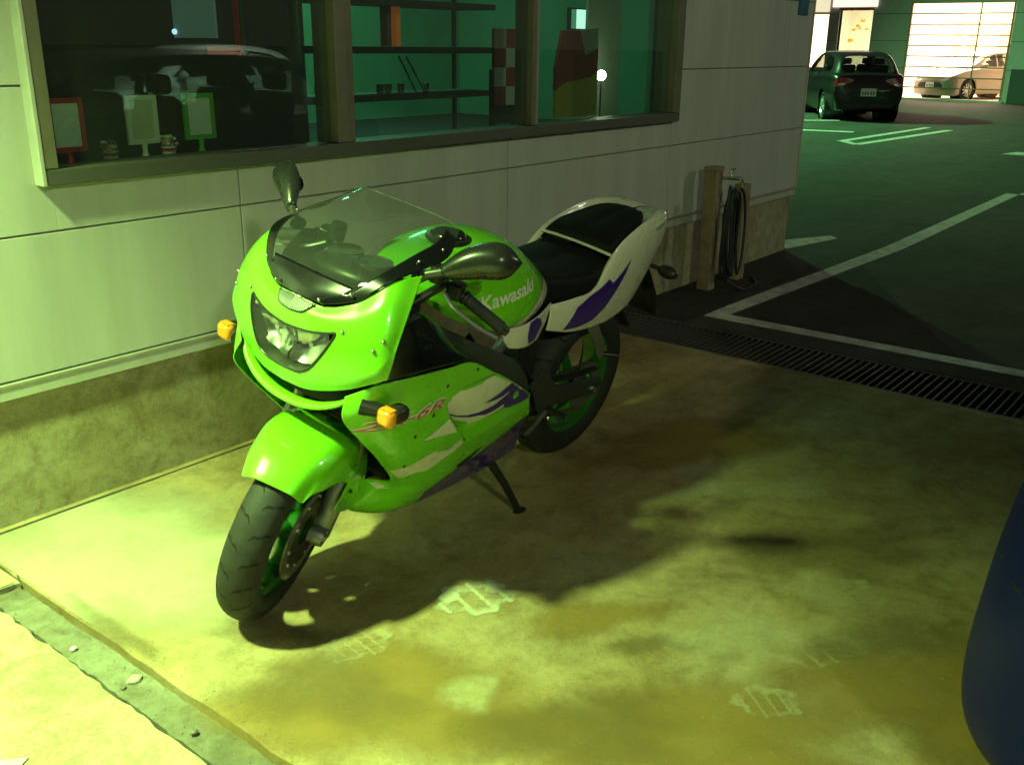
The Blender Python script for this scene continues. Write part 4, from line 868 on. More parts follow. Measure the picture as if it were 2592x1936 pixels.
# ---------------------------------------------------------------- upper cowl
cowl_net = [
    [(1.442, 0, .957), (1.430, .09, .953), (1.397, .165, .985), (1.337, .222, 1.046), (1.262, .250, 1.060)],
    [(1.466, 0, .925), (1.456, .09, .925), (1.428, .180, .945), (1.378, .246, .995), (1.312, .272, 1.008)],
    [(1.480, 0, .870), (1.473, .09, .872), (1.449, .186, .888), (1.404, .264, .930), (1.350, .286, .957)],
    [(1.484, 0, .800), (1.478, .09, .804), (1.456, .190, .824), (1.416, .270, .868), (1.378, .293, .902)],
    [(1.480, 0, .755), (1.474, .09, .763), (1.454, .190, .792), (1.423, .268, .838), (1.389, .294, .860)],
    [(1.470, 0, .723), (1.465, .09, .731), (1.447, .190, .766), (1.418, .262, .805), (1.397, .290, .822)]]
NV, NU = 96, 90
Pc = surf(cowl_net, NV, NU)
head_poly = smoothpoly([(.153, .908), (.135, .904), (.09, .893), (.04, .887), (0, .885), (-.04, .887), (-.09, .893), (-.135, .904), (-.153, .908), (-.146, .880), (-.124, .836), (-.098, .798), (-.070, .778), (-.03, .773), (.03, .773), (.070, .778), (.098, .798), (.124, .836), (.146, .880)], 140)
pil_poly = smoothpoly([(.066, .962), (.035, .966), (-.035, .966), (-.066, .962), (-.052, .936), (-.030, .925), (.030, .925), (.052, .936)], 80)
cw = MB(); V = []; idx = {}
full = np.concatenate([(Pc * np.array([1, -1, 1]))[:, :0:-1], Pc], 1)
cw_full = MB().grid([[tuple(p) for p in r] for r in full]); cowl_bvh = bvh_of(cw_full)
nvv, nuu = full.shape[:2]; F = []
for i in range(nvv - 1):
    for j in range(nuu - 1):
        c_ = (full[i, j] + full[i + 1, j + 1]) / 2
        if in_poly((c_[1], c_[2]), head_poly): continue
        F.append((i * nuu + j, i * nuu + j + 1, (i + 1) * nuu + j + 1, (i + 1) * nuu + j))
cwl = MB(); cwl.add([tuple(p) for r in full for p in r], F)
cowl = part(cwl, 'upper_cowl', M_lime, solid=0.003, sharp=60)
def on_cowl(y, z, off=0.0, bvh=None):
    h = (bvh or cowl_bvh).ray_cast(Vector((3, y, z)), Vector((-1, 0, 0)))
    if h[0] is None: h = (bvh or cowl_bvh).find_nearest(Vector((1.45, y, z)))
    n = h[1] if h[1].x > 0 else -h[1]; return h[0] + n * off, n
# headlight: gasket, dark housing, faceted reflectors, clear lens
gp = [tuple(on_cowl(y, z, 0.0005)[0]) for y, z in head_poly]
hl = empty('tmp'); bpy.data.objects.remove(hl)
lens_me = drape(head_poly, [list(range(len(head_poly)))], (0, 0, 0), (0, 1, 0), (0, 0, 1), (-1, 0, 0), cowl_bvh, 0.001, 0.012); lens_me.name = 'headlight'
hlo = finish('headlight', lens_me, M_clear, bike, True, 60)
part(MB().tube(gp, 0.0032, 8, closed=True), 'gasket', M_satin, hlo)
hs_poly = head_poly
bk = MB(); n = len(hs_poly); fr_ = [on_cowl(y, z, -0.001)[0] for y, z in hs_poly]; bc = [Vector((1.385, y * 0.86, 0.835 + (z - 0.835) * 0.86)) for y, z in hs_poly]
bk.add(fr_ + bc, [(i, (i + 1) % n, n + (i + 1) % n, n + i) for i in range(n)] + [tuple(range(n, 2 * n))])
part(bk, 'housing', mat('lamp_housing', (0.05, 0.058, 0.052), 0.3), hlo, sharp=30)
rnd = random.Random(11)
for cyy in (-0.062, 0.066):
    rf = MB(); G_ = []
    for i in range(11):
        row = []
        for j in range(13):
            u = -1 + 2 * j / 12; v = -1 + 2 * i / 10; y = cyy + u * (0.066 + 0.008 * v); ztop = 0.886 + 0.10 * abs(y); zbot = 0.784 + 0.25 * max(0, abs(y) - 0.05)
            z = zbot + (ztop - zbot) * (v + 1) / 2
            row.append((1.416 + 0.034 * min(1.25, u * u * 0.75 + v * v * 0.8) + rnd.uniform(-0.004, 0.004), y, z))
        G_.append(row)
    rf.grid(G_); part(rf, 'reflector', M_refl, hlo, smooth=True, sharp=70)
    part(MB().cyl((1.41, cyy, 0.845), (1.445, cyy, 0.845), 0.010, 0.008, 14), 'bulb', M_lens, hlo)
part(MB().box((1.43, 0.002, 0.845), (0.02, 0.012, 0.09)), 'divider', M_cast, hlo, smooth=False)
# pilot lamp with vertical ribs
pm = drape(pil_poly, [list(range(len(pil_poly)))], (0, 0, 0), (0, 1, 0), (0, 0, 1), (-1, 0, 0), cowl_bvh, 0.004, 0.006); pm.name = 'pilot_lamp'; plo = finish('pilot_lamp', pm, M_pilot, bike, True, 60)
part(MB().tube([tuple(on_cowl(y, min(z, .957), 0.002)[0]) for y, z in pil_poly], 0.0025, 6, closed=True), 'gasket', M_satin, plo)
rb = MB()
for k in range(21):
    y = -0.058 + 0.0058 * k; zz = [z for z in np.linspace(.925, .958, 20) if in_poly((y, z), pil_poly)]
    if len(zz) > 2: rb.tube([tuple(on_cowl(y, z, 0.0045)[0]) for z in (zz[0], (zz[0] + zz[-1]) / 2, zz[-1])], 0.0013, 6)
part(rb, 'rib', mat('pilot_rib_shade', (0.06, 0.065, 0.06), 0.4), plo)
# two vent slots in the cowl bottom, bolts
for y, z in ((.270, .920), (.255, .893), (-.270, .920), (-.255, .893), (.170, .917), (-.170, .917)):
    p, nn = on_cowl(y, z, 0.001) if abs(y) < 0.28 else (Vector((1.39, y, z)), Vector((0, 1, 0)))
    part(MB().sphere(tuple(p), 0.0055, 12, 8), 'cowl_bolt', M_steel, cowl)
# intake mouth and lower lip
lip = []
for s_, zc, x, r in ((-.205, .745, 1.420, .008), (-.175, .718, 1.436, .011), (-.12, .692, 1.450, .013), (-.06, .678, 1.457, .014), (0, .674, 1.459, .014), (.06, .678, 1.457, .014), (.12, .692, 1.450, .013), (.175, .718, 1.436, .011), (.205, .745, 1.420, .008)): lip.append((x, s_, zc, r))
lp = cat_rom(lip, 60); part(MB().tube([tuple(p[:3]) for p in lp], [p[3] for p in lp], 14, flat=(0.72, 1.25)), 'intake_lip', M_lime)
mo = MB(); up_ = [on_cowl(y, z, -0.004)[0] for y, z in zip(np.linspace(-.22, .22, 40), [0.727 + 0.9 * y * y + 0.004 for y in np.linspace(-.22, .22, 40)])]
G_ = [[tuple(p + Vector((-0.012, 0, 0))) for p in up_], [tuple(p + Vector((-0.07, 0, -0.02))) for p in up_], [(1.40, y, 0.665 + 1.6 * y * y) for y in np.linspace(-.22, .22, 40)]]
mo.grid(G_); part(mo, 'intake_throat', M_hole)

# ---------------------------------------------------------------- windscreen
rowsC = [(1.444, .959), (1.412, .999), (1.348, 1.060), (1.262, 1.110), (1.165, 1.137), (1.072, 1.150)]
rowsE = [(1.431, .085, .955), (1.399, .166, .988), (1.337, .223, 1.048), (1.240, .241, 1.070), (1.140, .232, 1.082), (1.066, .197, 1.134)]
net = []
for (xc, zc), (xe, ye, ze) in zip(rowsC, rowsE):
    r = []
    for s_, k in ((0, 0), (0.25, 0.02), (0.5, 0.09), (0.72, 0.25), (0.84, 0.45), (1.0, 1.0)):
        r.append((xc + (xe - xc) * s_ ** 2, ye * s_, zc + (ze - zc) * k))
    net.append(r)
Ps = surf(net, 60, 50) + np.array([0.0035, 0, 0.003]); fulls = np.concatenate([(Ps * np.array([1, -1, 1]))[:, :0:-1], Ps], 1); nvv, nuu = fulls.shape[:2]
scr_bvh = bvh_of(MB().grid([[tuple(p) for p in r] for r in fulls])); Fb = []; Fs = []
for i in range(nvv - 1):
    for j in range(nuu - 1):
        s_ = abs(j + 0.5 - (nuu - 1) / 2) / ((nuu - 1) / 2); v_ = (i + 0.5) / (nvv - 1); q = (i * nuu + j, i * nuu + j + 1, (i + 1) * nuu + j + 1, (i + 1) * nuu + j)
        band = s_ > (0.79 if v_ < 0.94 else 2) or v_ < 0.20 + 0.06 * (s_ < .7)
        (Fb if band else Fs).append(q)
allv = [tuple(p) for r in fulls for p in r]
def sub_mesh(v, f):
    used = sorted({i for q in f for i in q}); mp = {a: b for b, a in enumerate(used)}; return [v[i] for i in used], [[mp[i] for i in q] for q in f]
v_, f_ = sub_mesh(allv, Fs); sco = build('windscreen', v_, f_, M_scr, bike, True, 60)
v_, f_ = sub_mesh(allv, Fb); build('screen_border', v_, f_, M_gloss, sco, True, 60, solid=0.003)
ed = [tuple(p) for p in fulls[-1]]; part(MB().tube(ed, 0.0022, 6), 'screen_rim', thin_glass('screen_edge', (0.55, 0.7, 0.6), 1.0, 0.05, 1.9, 0.12), sco)
for y_, r_ in ((0.14, 1), (-0.14, 1), (0.205, 3), (-0.205, 3), (0.075, 0), (-0.075, 0), (0.225, 4), (-0.225, 4)):
    xe, ye, ze = rowsE[r_]; part(MB().sphere((xe + 0.012, math.copysign(ye * 0.93, y_), ze + 0.016), 0.005, 10, 6), 'screen_bolt', M_steel, sco)
text_decal('screen_lettering', 'Kawasaki', 0.030, (0, 0.0, 0.990), (0, 1, 0), (-0.55, 0, 0.83), (-0.83, 0, -0.55), scr_bvh, M_let, sco, 0.003, bold=0.0006, sx=1.05)
# instruments and inner shroud behind the screen
ins = MB().sphere((1.25, 0, 0.985), (0.075, 0.135, 0.04), 24, 12); ino = part(ins, 'instrument_cluster', M_satin)
for y in (-0.055, 0.055): part(MB().lathe([(0.0, 0.022), (0.044, 0.022), (0.048, 0.026), (0.05, 0.0)], (1.225, y, 1.0), 'z', 28), 'dial', mat('dial_face', (0.05, 0.05, 0.05), 0.55), ino)
part(MB().box((1.27, 0.10, 0.985), (0.03, 0.10, 0.006)), 'dash_label', M_card, ino, smooth=False)
shd = surf([[(1.42, 0, .93), (1.40, .10, .93), (1.33, .19, .98), (1.24, .215, 1.03)], [(1.36, 0, .955), (1.34, .09, .955), (1.28, .16, .985), (1.20, .19, 1.02)], [(1.31, 0, .96), (1.30, .08, .96), (1.25, .14, .97), (1.18, .17, .99)]], 12, 20)
sm_ = MB().grid([[tuple(p) for p in r] for r in shd]); sm_.mirror(); part(sm_, 'inner_shroud', M_satin, sharp=60)

# ---------------------------------------------------------------- mirrors
for s in (1, -1):
    ax0, ax1, ax2, ax3 = (Vector((a, s * b, c)) for a, b, c in ((1.245, .225, 1.046), (1.221, .277, 1.069), (1.161, .348, 1.112), (1.117, .440, 1.132)))
    body = MB(); path = cat_rom([tuple(ax1), tuple(ax2), tuple(ax3)], 26); V = []; n = len(path); sg = 28
    for i, p in enumerate(path):
        u = i / (n - 1); w = (0.012 + 0.037 * math.sin(min(1, 0.03 + u * 1.25) * math.pi * 0.56) ** 0.75) * (1 - sm(0.66, 1.0, u) ** 2 * 0.999) ** 0.5 + 0.001
        Tn = Vector(path[min(i + 1, n - 1)] - path[max(i - 1, 0)]).normalized(); f_ = Vector((1, 0, 0)); f_ = (f_ - Tn * f_.dot(Tn)).normalized(); u_ = Tn.cross(f_)
        for k in range(sg):
            a = 2 * math.pi * k / sg; fx = math.cos(a); V.append(Vector(p) + f_ * (fx * w * (0.95 if fx > 0 else 0.30)) + u_ * (math.sin(a) * w * 0.96))
    body.add(V, [(i * sg + k, i * sg + (k + 1) % sg, (i + 1) * sg + (k + 1) % sg, (i + 1) * sg + k) for i in range(n - 1) for k in range(sg)] + [tuple(range(sg)), tuple((n - 1) * sg + k for k in range(sg))])
    mo_ = part(body, 'mirror', M_mir, sharp=70)
    part(MB().tube([tuple(ax0), tuple(ax0.lerp(ax1, 0.5) + Vector((0.004, 0, 0.002))), tuple(ax1 + (ax2 - ax1) * 0.12)], [0.017, 0.012, 0.013], 14), 'mirror_stem', mat('stem_grey', (0.10, 0.10, 0.095), 0.35, metal=0.5), mo_)
    part(MB().sphere(tuple(ax0), (0.028, 0.016, 0.018), 14, 8), 'mirror_base', M_satin, mo_)
    gm = MB().sphere(tuple(ax2.lerp(ax3, 0.15) + Vector((-0.011, 0, 0.0))), (0.002, 0.042, 0.027), 18, 8); part(gm, 'mirror_glass', M_refl, mo_)
# ---------------------------------------------------------------- side fairings and belly pan (one moulding each side)
sf_net = [
    [(1.445, .200, .752), (1.400, .262, .795), (1.270, .280, .792), (1.130, .277, .777), (1.020, .270, .762), (.900, .262, .697), (.776, .250, .628), (.612, .232, .522)],
    [(1.458, .212, .695), (1.400, .258, .705), (1.280, .277, .697), (1.130, .274, .674), (1.020, .268, .652), (.900, .260, .612), (.776, .248, .562), (.608, .230, .492)],
    [(1.392, .222, .612), (1.345, .250, .612), (1.250, .266, .602), (1.120, .266, .582), (1.000, .262, .562), (.880, .255, .532), (.760, .243, .502), (.598, .227, .466)],
    [(1.308, .214, .522), (1.268, .236, .518), (1.195, .251, .508), (1.090, .253, .492), (.980, .249, .474), (.860, .241, .456), (.740, .231, .440), (.586, .222, .436)],
    [(1.196, .172, .392), (1.170, .198, .388), (1.110, .217, .380), (1.015, .222, .368), (.920, .217, .362), (.820, .210, .360), (.720, .206, .372), (.575, .208, .412)],
    [(1.205, .070, .345), (1.188, .130, .330), (1.130, .180, .312), (1.025, .190, .300), (.915, .187, .297), (.805, .182, .296), (.695, .178, .300), (.552, .176, .335)],
    [(1.242, .040, .268), (1.215, .085, .250), (1.145, .128, .236), (1.025, .142, .228), (.905, .145, .222), (.790, .145, .222), (.670, .146, .224), (.515, .142, .232)],
    [(1.205, .000, .200), (1.170, .020, .194), (1.105, .036, .192), (1.000, .044, .192), (.890, .046, .192), (.780, .046, .193), (.660, .046, .196), (.505, .044, .205)]]
Pf = surf(sf_net, 150, 200)
# scoop: panel drops inward just behind a curved edge
vz = np.array([.470, .478, .545, .583, .620, .655, .672, .690]); vx = np.array([.955, .964, 1.025, 1.061, 1.091, 1.109, 1.090, 1.03])
for i in range(Pf.shape[0]):
    for j in range(Pf.shape[1]):
        x, y, z = Pf[i, j]
        if .470 < z < .69:
            xc = np.interp(z, vz, vx); d = xc - x
            if d > 0: Pf[i, j, 1] -= 0.036 * math.exp(-d / 0.15) * sm(.470, .52, z) * (1 - sm(.665, .69, z)) * sm(0, 0.006, d)
side_mb = {}
for s, nm in ((1, 'side_fairing'), (-1, 'side_fairing')):
    mb = MB().grid([[(p[0], s * p[1], p[2]) for p in r] for r in Pf]); side_mb[s] = mb; o = part(mb, nm, M_lime, solid=0.003, sharp=50); 
    bv = bvh_of(mb); D = (0, -s, 0); kw = dict(org=(0, 0, 0), U=(1, 0, 0), V=(0, 0, 1), D=D, bvh=bv, parent=o)
    def dc(name, poly, m, off=0.0012): decal(name, poly, kw['org'], kw['U'], kw['V'], kw['D'], bv, m, o, off)
    # purple belly, white flashes with purple strokes over them
    dc('purple_belly', [(1.048, .2305), (1.041, .296), (1.0, .335), (.93, .356), (.857, .366), (.75, .385), (.657, .403), (.588, .434), (.560, .40), (.535, .335), (.512, .245), (.66, .230), (.80, .226), (.92, .226)], M_pur)
    dc('white_flash', [(1.245, .462), (1.226, .471), (1.196, .476), (1.151, .493), (1.110, .498), (1.095, .490), (1.125, .470), (1.089, .463), (1.042, .477), (.996, .497), (.973, .476), (1.015, .456), (1.064, .443), (1.116, .424), (1.119, .441), (1.158, .434), (1.198, .416), (1.216, .435)], M_wht, .0013)
    dc('white_flash', [(1.187, .563), (1.138, .576), (1.085, .601), (1.062, .578), (1.028, .536), (1.109, .551)], M_wht, .0013)
    dc('white_flash', [(1.079, .672), (1.060, .674), (1.003, .660), (.963, .660), (.890, .641), (.928, .660), (.911, .677), (.879, .675), (.762, .614), (.660, .555), (.685, .538), (.774, .533), (.856, .523), (.912, .520), (.943, .522), (.953, .535), (1.020, .562), (1.052, .596), (1.076, .626), (1.086, .655)], M_wht, .0013)
    dc('purple_flash', [(.761, .613), (.824, .595), (.896, .583), (.841, .576), (.796, .577), (.753, .586)], M_pur, .0024)
    dc('purple_flash', [(.764, .613), (.700, .588), (.666, .570), (.628, .532), (.622, .513), (.675, .512), (.738, .516), (.775, .528), (.779, .564), (.763, .583)], M_pur, .0028)
    dc('purple_flash', [(.766, .577), (.836, .559), (.911, .556), (.958, .560), (1.011, .575), (1.048, .593), (1.047, .588), (1.004, .567), (.950, .550), (.895, .541), (.872, .535), (.827, .535), (.771, .543)], M_pur, .0024)
    dc('green_dot', [(.735, .548), (.735, .564), (.719, .571), (.704, .563), (.701, .547), (.717, .540)], M_lime, .0036)
    lt_ = text_decal('model_lettering', 'ZX-6R', 0.046, (0.0, 0, 0), (-s, 0, 0), (0.06, 0, 1), D, BVHTree.FromPolygons([v - Vector((1.285, 0, 0.668)) for v in mb.v], mb.f), M_pink, o, 0.0016, shear=0.35, bold=0.0008, sx=2.35)
    lt_.location = (1.285, 0, 0.668)
    lt_ = text_decal('model_lettering_edge', 'ZX-6R', 0.046, (0.0, 0, 0), (-s, 0, 0), (0.06, 0, 1), D, BVHTree.FromPolygons([v - Vector((1.287, 0, 0.671)) for v in mb.v], mb.f), M_let, o, 0.0011, shear=0.35, bold=0.0022, sx=2.35)
    lt_.location = (1.287, 0, 0.671)
    # slot near the belly and fairing bolts
    dc('belly_slot', smoothpoly([(.945, .372), (.90, .384), (.845, .398), (.838, .392), (.89, .366), (.93, .358)], 30), M_hole, .0014)
    for x, z in ((1.125, .720), (1.225, .590), (1.215, .477), (1.165, .640), (.985, .73)):
        h = bv.ray_cast(Vector((x, s * 2, z)), Vector((0, -s, 0)))
        if h[0]: part(MB().sphere(tuple(h[0]), (0.006, 0.003, 0.006), 10, 6), 'fairing_bolt', M_satin, o)
    edge = []
    for z in np.linspace(.478, .682, 28):
        h = bv.ray_cast(Vector((float(np.interp(z, vz, vx)) - 0.003, s * 2, z)), Vector((0, -s, 0)))
        if h[0]: edge.append(tuple(h[0] + Vector((0, s * .0015, 0))))
    part(MB().tube(edge, [0.0015 + 0.0035 * math.sin(math.pi * i / (len(edge) - 1)) for i in range(len(edge))], 8), 'scoop_shade', M_hole, o)  # black tube drawn along the step for the shade in its gap
    if s > 0: dc('seal_strip', [(.612, .520), (.600, .47), (.588, .436), (.583, .440), (.596, .48), (.606, .522)], M_satin, .002)
# beige pad on the chin, dark radiator behind
for s in (1, -1): part(MB().tube([(1.165, s * .150, .352), (1.180, s * .120, .345), (1.190, s * .085, .345)], [0.012, 0.016, 0.010], 10), 'chin_pad', M_wht)
rad = MB().box((0, 0, 0), (0.03, 0.30, 0.30), Matrix.Rotation(R(-20), 3, 'Y')); rad.v = [v + Vector((1.13, 0, .52)) for v in rad.v]; rado = part(rad, 'radiator', M_hole, smooth=False)
fn_ = MB()
for k in range(24): 
    a = MB().box((0.017, 0, -0.14 + k * 0.012), (0.004, 0.29, 0.003)); a.v = [Matrix.Rotation(R(-20), 3, 'Y') @ v + Vector((1.13, 0, .52)) for v in a.v]; fn_.add(a.v, a.f)
part(fn_, 'radiator_fins', M_satin, rado, smooth=False)

# ---------------------------------------------------------------- engine, frame, swingarm
en = MB().box((0.86, 0, .42), (0.42, 0.27, 0.34)); eno = part(en, 'engine', M_eng, bevel=0.03, smooth=True)
for s in (1, -1): part(MB().lathe([(0.0, s * .150), (.07, s * .150), (.085, s * .145), (.09, s * .12)], (.70, 0, .36), 'y', 32), 'engine_cover', M_cast, eno)
part(MB().box((0.95, 0, .64), (0.26, 0.30, 0.14), Matrix.Rotation(R(12), 3, 'Y')), 'cylinder_head', M_eng, eno, bevel=0.02, smooth=True)
for s in (1, -1):
    sec = [(1.18, .105, .86, .045), (1.08, .170, .805, .062), (.98, .205, .748, .064), (.84, .212, .682, .062), (.70, .205, .610, .062), (.60, .185, .525, .066), (.54, .165, .42, .062)]
    rows = []
    for x, y, z, h in sec: rows.append([(x + .45 * h, s * (y + .012), z + h), (x + .2 * h, s * (y + .026), z + .55 * h), (x - .2 * h, s * (y + .026), z - .55 * h), (x - .45 * h, s * (y + .012), z - h), (x - .45 * h, s * (y - .03), z - h), (x + .45 * h, s * (y - .03), z + h)])
    rows = np.array([cat_rom([r[k] for r in rows], 40) for k in range(6)]).transpose(1, 0, 2)
    part(MB().grid([[tuple(p) for p in r] for r in rows], close_u=True), 'frame_spar', M_frame, sharp=35)
    # black inner panel between cowl and spar
    q = surf([[(1.385, .284, .905), (1.33, .262, .945), (1.23, .225, .94), (1.12, .20, .885)], [(1.388, .285, .86), (1.32, .268, .86), (1.20, .25, .845), (1.08, .245, .81)], [(1.385, .282, .815), (1.30, .275, .800), (1.16, .270, .785), (1.02, .262, .768)]], 16, 24)
    part(MB().grid([[(p[0], s * p[1], p[2]) for p in r] for r in q]), 'inner_panel', M_gloss, solid=0.003, sharp=60)
    # swingarm
    sw = MB().tube([(.50, s * .115, .40), (.30, s * .125, .375), (.12, s * .125, .345), (-.04, s * .125, .322)], [.040, .036, .032, .030], 12, flat=(1.15, .55)); swo = part(sw, 'swingarm', M_frame, sharp=50)
    part(MB().lathe([(0.0, s * .152), (.018, s * .152), (.02, s * .143), (.0, s * .143)], RC, 'y', 6), 'axle_nut', M_steel, swo)
part(MB().tube([(.02, .135, .415), (.15, .135, .425), (.42, .13, .46)], [.016, .02, .02], 8, flat=(.3, 1)), 'chain_guard', M_satin)
ch = MB()
for zt, zb in ((.418, .215),): ch.tube([(.0, .0905, .415), (.3, .09, .425), (.58, .09, .42)], .008, 6, flat=(1.2, .5)); ch.tube([(.0, .0905, .217), (.3, .09, .27), (.58, .09, .33)], .008, 6, flat=(1.2, .5))
part(ch, 'chain', M_steel)
part(MB().tube([(.30, 0, .42), (.33, 0, .62), (.38, 0, .78)], [.03, .042, .035], 14), 'rear_shock', M_eng)
hg = MB().lathe([(.335, -.085), (.342, -.04), (.345, 0), (.342, .04), (.335, .085)], RC, 'y', 20, R(55), R(150)); part(hg, 'rear_hugger', M_satin, solid=.003)
# exhaust on the right
part(MB().tube([(.45, -.16, .28), (.25, -.19, .34), (.05, -.215, .42), (-.28, -.235, .53)], [.03, .045, .058, .056], 20), 'muffler', M_steel)
part(MB().tube([(1.0, -.05, .45), (1.08, -.06, .30), (.85, -.07, .23), (.45, -.16, .28)], .022, 12), 'exhaust_pipe', M_cast)
# foot rests and rear-set plates
for s in (1, -1):
    pl_ = MB().prism([(.53, .50), (.45, .55), (.33, .42), (.36, .33), (.42, .34)], s * .165, s * .175); pso = part(pl_, 'footrest_plate', M_frame, smooth=False, bevel=.003)
    part(MB().tube([(.40, s * .17, .375), (.39, s * .25, .372)], .011, 10), 'foot_peg', M_satin, pso)
    part(MB().tube([(.40, s * .178, .37), (.48, s * .185, .335), (.545, s * .19, .318)], [.009, .008, .008], 8), 'foot_pedal', M_cast, pso); part(MB().tube([(.545, s * .185, .318), (.545, s * .225, .318)], .009, 8), 'pedal_tip', M_satin, pso)
    hgr = MB().prism([(.20, .64), (.13, .64), (.01, .50), (.02, .47), (.06, .475), (.10, .53)], s * .150, s * .160); ho = part(hgr, 'pillion_peg_hanger', mat('pale_alloy', (.30, .30, .28), .4, metal=.7), smooth=False, bevel=.004)
    part(MB().tube([(.035, s * .155, .485), (.0, s * .205, .49)], .010, 10), 'pillion_peg', M_satin, ho)
# side stand
part(MB().tube([(.67, .13, .27), (.61, .19, .16), (.555, .235, .048)], [.017, .014, .012], 10), 'side_stand', M_satin)
part(MB().sphere((.55, .240, .044), (.032, .022, .008), 12, 6), 'stand_foot', M_satin)

# ---------------------------------------------------------------- tank
TS = [(1.06, .10, .105, .895, .940), (.99, .150, .150, .845, .985), (.90, .185, .175, .805, 1.012), (.80, .205, .180, .775, 1.025), (.70, .205, .165, .762, 1.018), (.62, .190, .135, .762, .990), (.55, .165, .105, .775, .945), (.49, .135, .075, .800, .897), (.455, .100, .050, .815, .860)]
net = [[(x, wb * .93, zb), (x, wb + .008, zb + (zt - zb) * .22), (x, wb * 1.0, zb + (zt - zb) * .5), (x, (wb + wt) / 2 * .97, zb + (zt - zb) * .78), (x, wt * .62, zt - .012), (x, wt * .25, zt), (x, 0, zt + .002)] for x, wb, wt, zb, zt in TS]
Pt = surf(net, 80, 60); tk = MB().grid([[tuple(p) for p in r] for r in Pt])
tk.add([tuple(p) for p in Pt[0]], [tuple(range(60))]); tk.mirror(); tko = part(tk, 'fuel_tank', M_lime, sharp=50); tk_b = bvh_of(tk)
part(MB().lathe([(0.0, .012), (.045, .012), (.052, .006), (.054, -.006)], (.86, 0, 1.026), 'z', 36), 'filler_cap', M_gloss, tko)
part(MB().lathe([(.056, .004), (.068, .001), (.070, -.008)], (.86, 0, 1.024), 'z', 36), 'filler_ring', M_satin, tko)
for s in (1, -1):
    kw = ((0, 0, 0), (1, 0, 0), (0, 0, 1), (0, -s, 0), tk_b)
    decal('white_skirt', [(.455, .80), (.470, .880), (.52, .880), (.585, .862), (.66, .825), (.735, .785), (.775, .755), (.6, .74)], *kw, M_wht, tko, .0012)
    decal('purple_skirt', [(.58, .83), (.625, .815), (.665, .785), (.665, .765), (.60, .755), (.555, .80)], *kw, M_pur, tko, .0022)
    text_decal('tank_lettering', 'Kawasaki', .060, (.790 , 0, .893), (-s, 0, .10), (.10, 0, 1), (0, -s, 0), tk_b, M_let, tko, .0018, bold=.0014, sx=1.10, shear=0.12)
# side cover below the tank: white with a purple field
for s in (1, -1):
    q = surf([[(.80, .205, .785), (.70, .208, .775), (.60, .200, .785), (.50, .175, .80)], [(.79, .212, .745), (.70, .214, .735), (.62, .205, .735), (.53, .185, .745)], [(.76, .212, .715), (.70, .213, .70), (.64, .205, .69), (.57, .19, .69)]], 16, 20)
    scm = MB().grid([[(p[0], s * p[1], p[2]) for p in r] for r in q]); sco_ = part(scm, 'side_cover', M_wht, solid=.003, sharp=60)
    decal('purple_field', [(.655, .775), (.60, .785), (.565, .745), (.60, .70), (.645, .70), (.665, .735)], (0, 0, 0), (1, 0, 0), (0, 0, 1), (0, -s, 0), bvh_of(scm), M_pur, sco_, .0012)

# ---------------------------------------------------------------- handlebars
for s in (1, -1):
    top = Vector((1.195, s * .095, .925)); gi, go = (SA + SR.inverted() @ (Vector(q) - drop - SA) for q in ((1.032, .216, .943), (.957, .305, .866)))
    if s < 0: gi.y, go.y = -gi.y, -go.y
    g1 = go; g0 = gi + (gi - go) * .45
    ho = spart(MB().tube([tuple(top), tuple(g0), tuple(g0.lerp(g1, .35))], [.014, .013, .0125], 12), 'handlebar', M_satin)
    gA = g0.lerp(g1, .30); gr = MB(); path = [gA.lerp(g1, k / 24) for k in range(25)]
    gr.tube([tuple(p) for p in path], [.0175 + (.0012 if k % 2 else 0) + (.003 if k < 2 else 0) for k in range(25)], 14); spart(gr, 'grip', M_rub, ho)
    spart(MB().cyl(tuple(g1), tuple(g1 + (g1 - g0).normalized() * .022), .0145, .013, 14), 'bar_end', M_satin, ho)
    spart(MB().box(tuple(g0.lerp(g1, .16)), (.05, .045, .05)), 'switch_box', M_satin, ho, bevel=.008, smooth=True)
    lv = [g0.lerp(g1, .05) + Vector((.045, 0, -.004)), g0.lerp(g1, .30) + Vector((.070, 0, -.010)), g0.lerp(g1, .70) + Vector((.062, 0, -.014)), g0.lerp(g1, 1.0) + Vector((.045, s * .004, -.012))]
    spart(MB().tube([tuple(p) for p in cat_rom([tuple(p) for p in lv], 16)], .0062, 8, flat=(.7, 1.3)), 'lever', M_cast, ho)
    spart(MB().lathe([(0.0, .03), (.02, .03), (.023, .02), (.022, -.015), (0, -.015)], tuple(g0 + Vector((.05, -s * .02, .03))), 'z', 18), 'reservoir', M_satin, ho)
tc = MB().prism([(1.235, -.12), (1.245, .12), (1.175, .13), (1.13, .04), (1.13, -.04), (1.165, -.13)], .915, .94, 'z'); spart(tc, 'top_clamp', M_satin, bevel=.004, smooth=False)
part(MB().tube([tuple(p) for p in cat_rom([(1.20, .14, .90), (1.28, .20, .88), (1.33, .22, .80), (1.28, .18, .70)], 20)], .006, 8), 'clutch_cable', M_satin)
part(MB().tube([tuple(p) for p in cat_rom([(1.16, .12, .90), (1.30, .19, .93), (1.36, .22, .86), (1.30, .16, .74)], 20)], .005, 8), 'throttle_cable', M_satin)
part(MB().tube([(1.37, .235, .955), (1.34, .245, .88), (1.365, .265, .835)], .007, 8), 'fairing_stay', M_gold)
part(MB().box((1.33, .215, .985), (.03, .02, .03)), 'stay_clamp', M_steel, smooth=False, bevel=.004); part(MB().box((1.345, .225, .945), (.025, .02, .025)), 'stay_clamp', M_steel, smooth=False, bevel=.004)

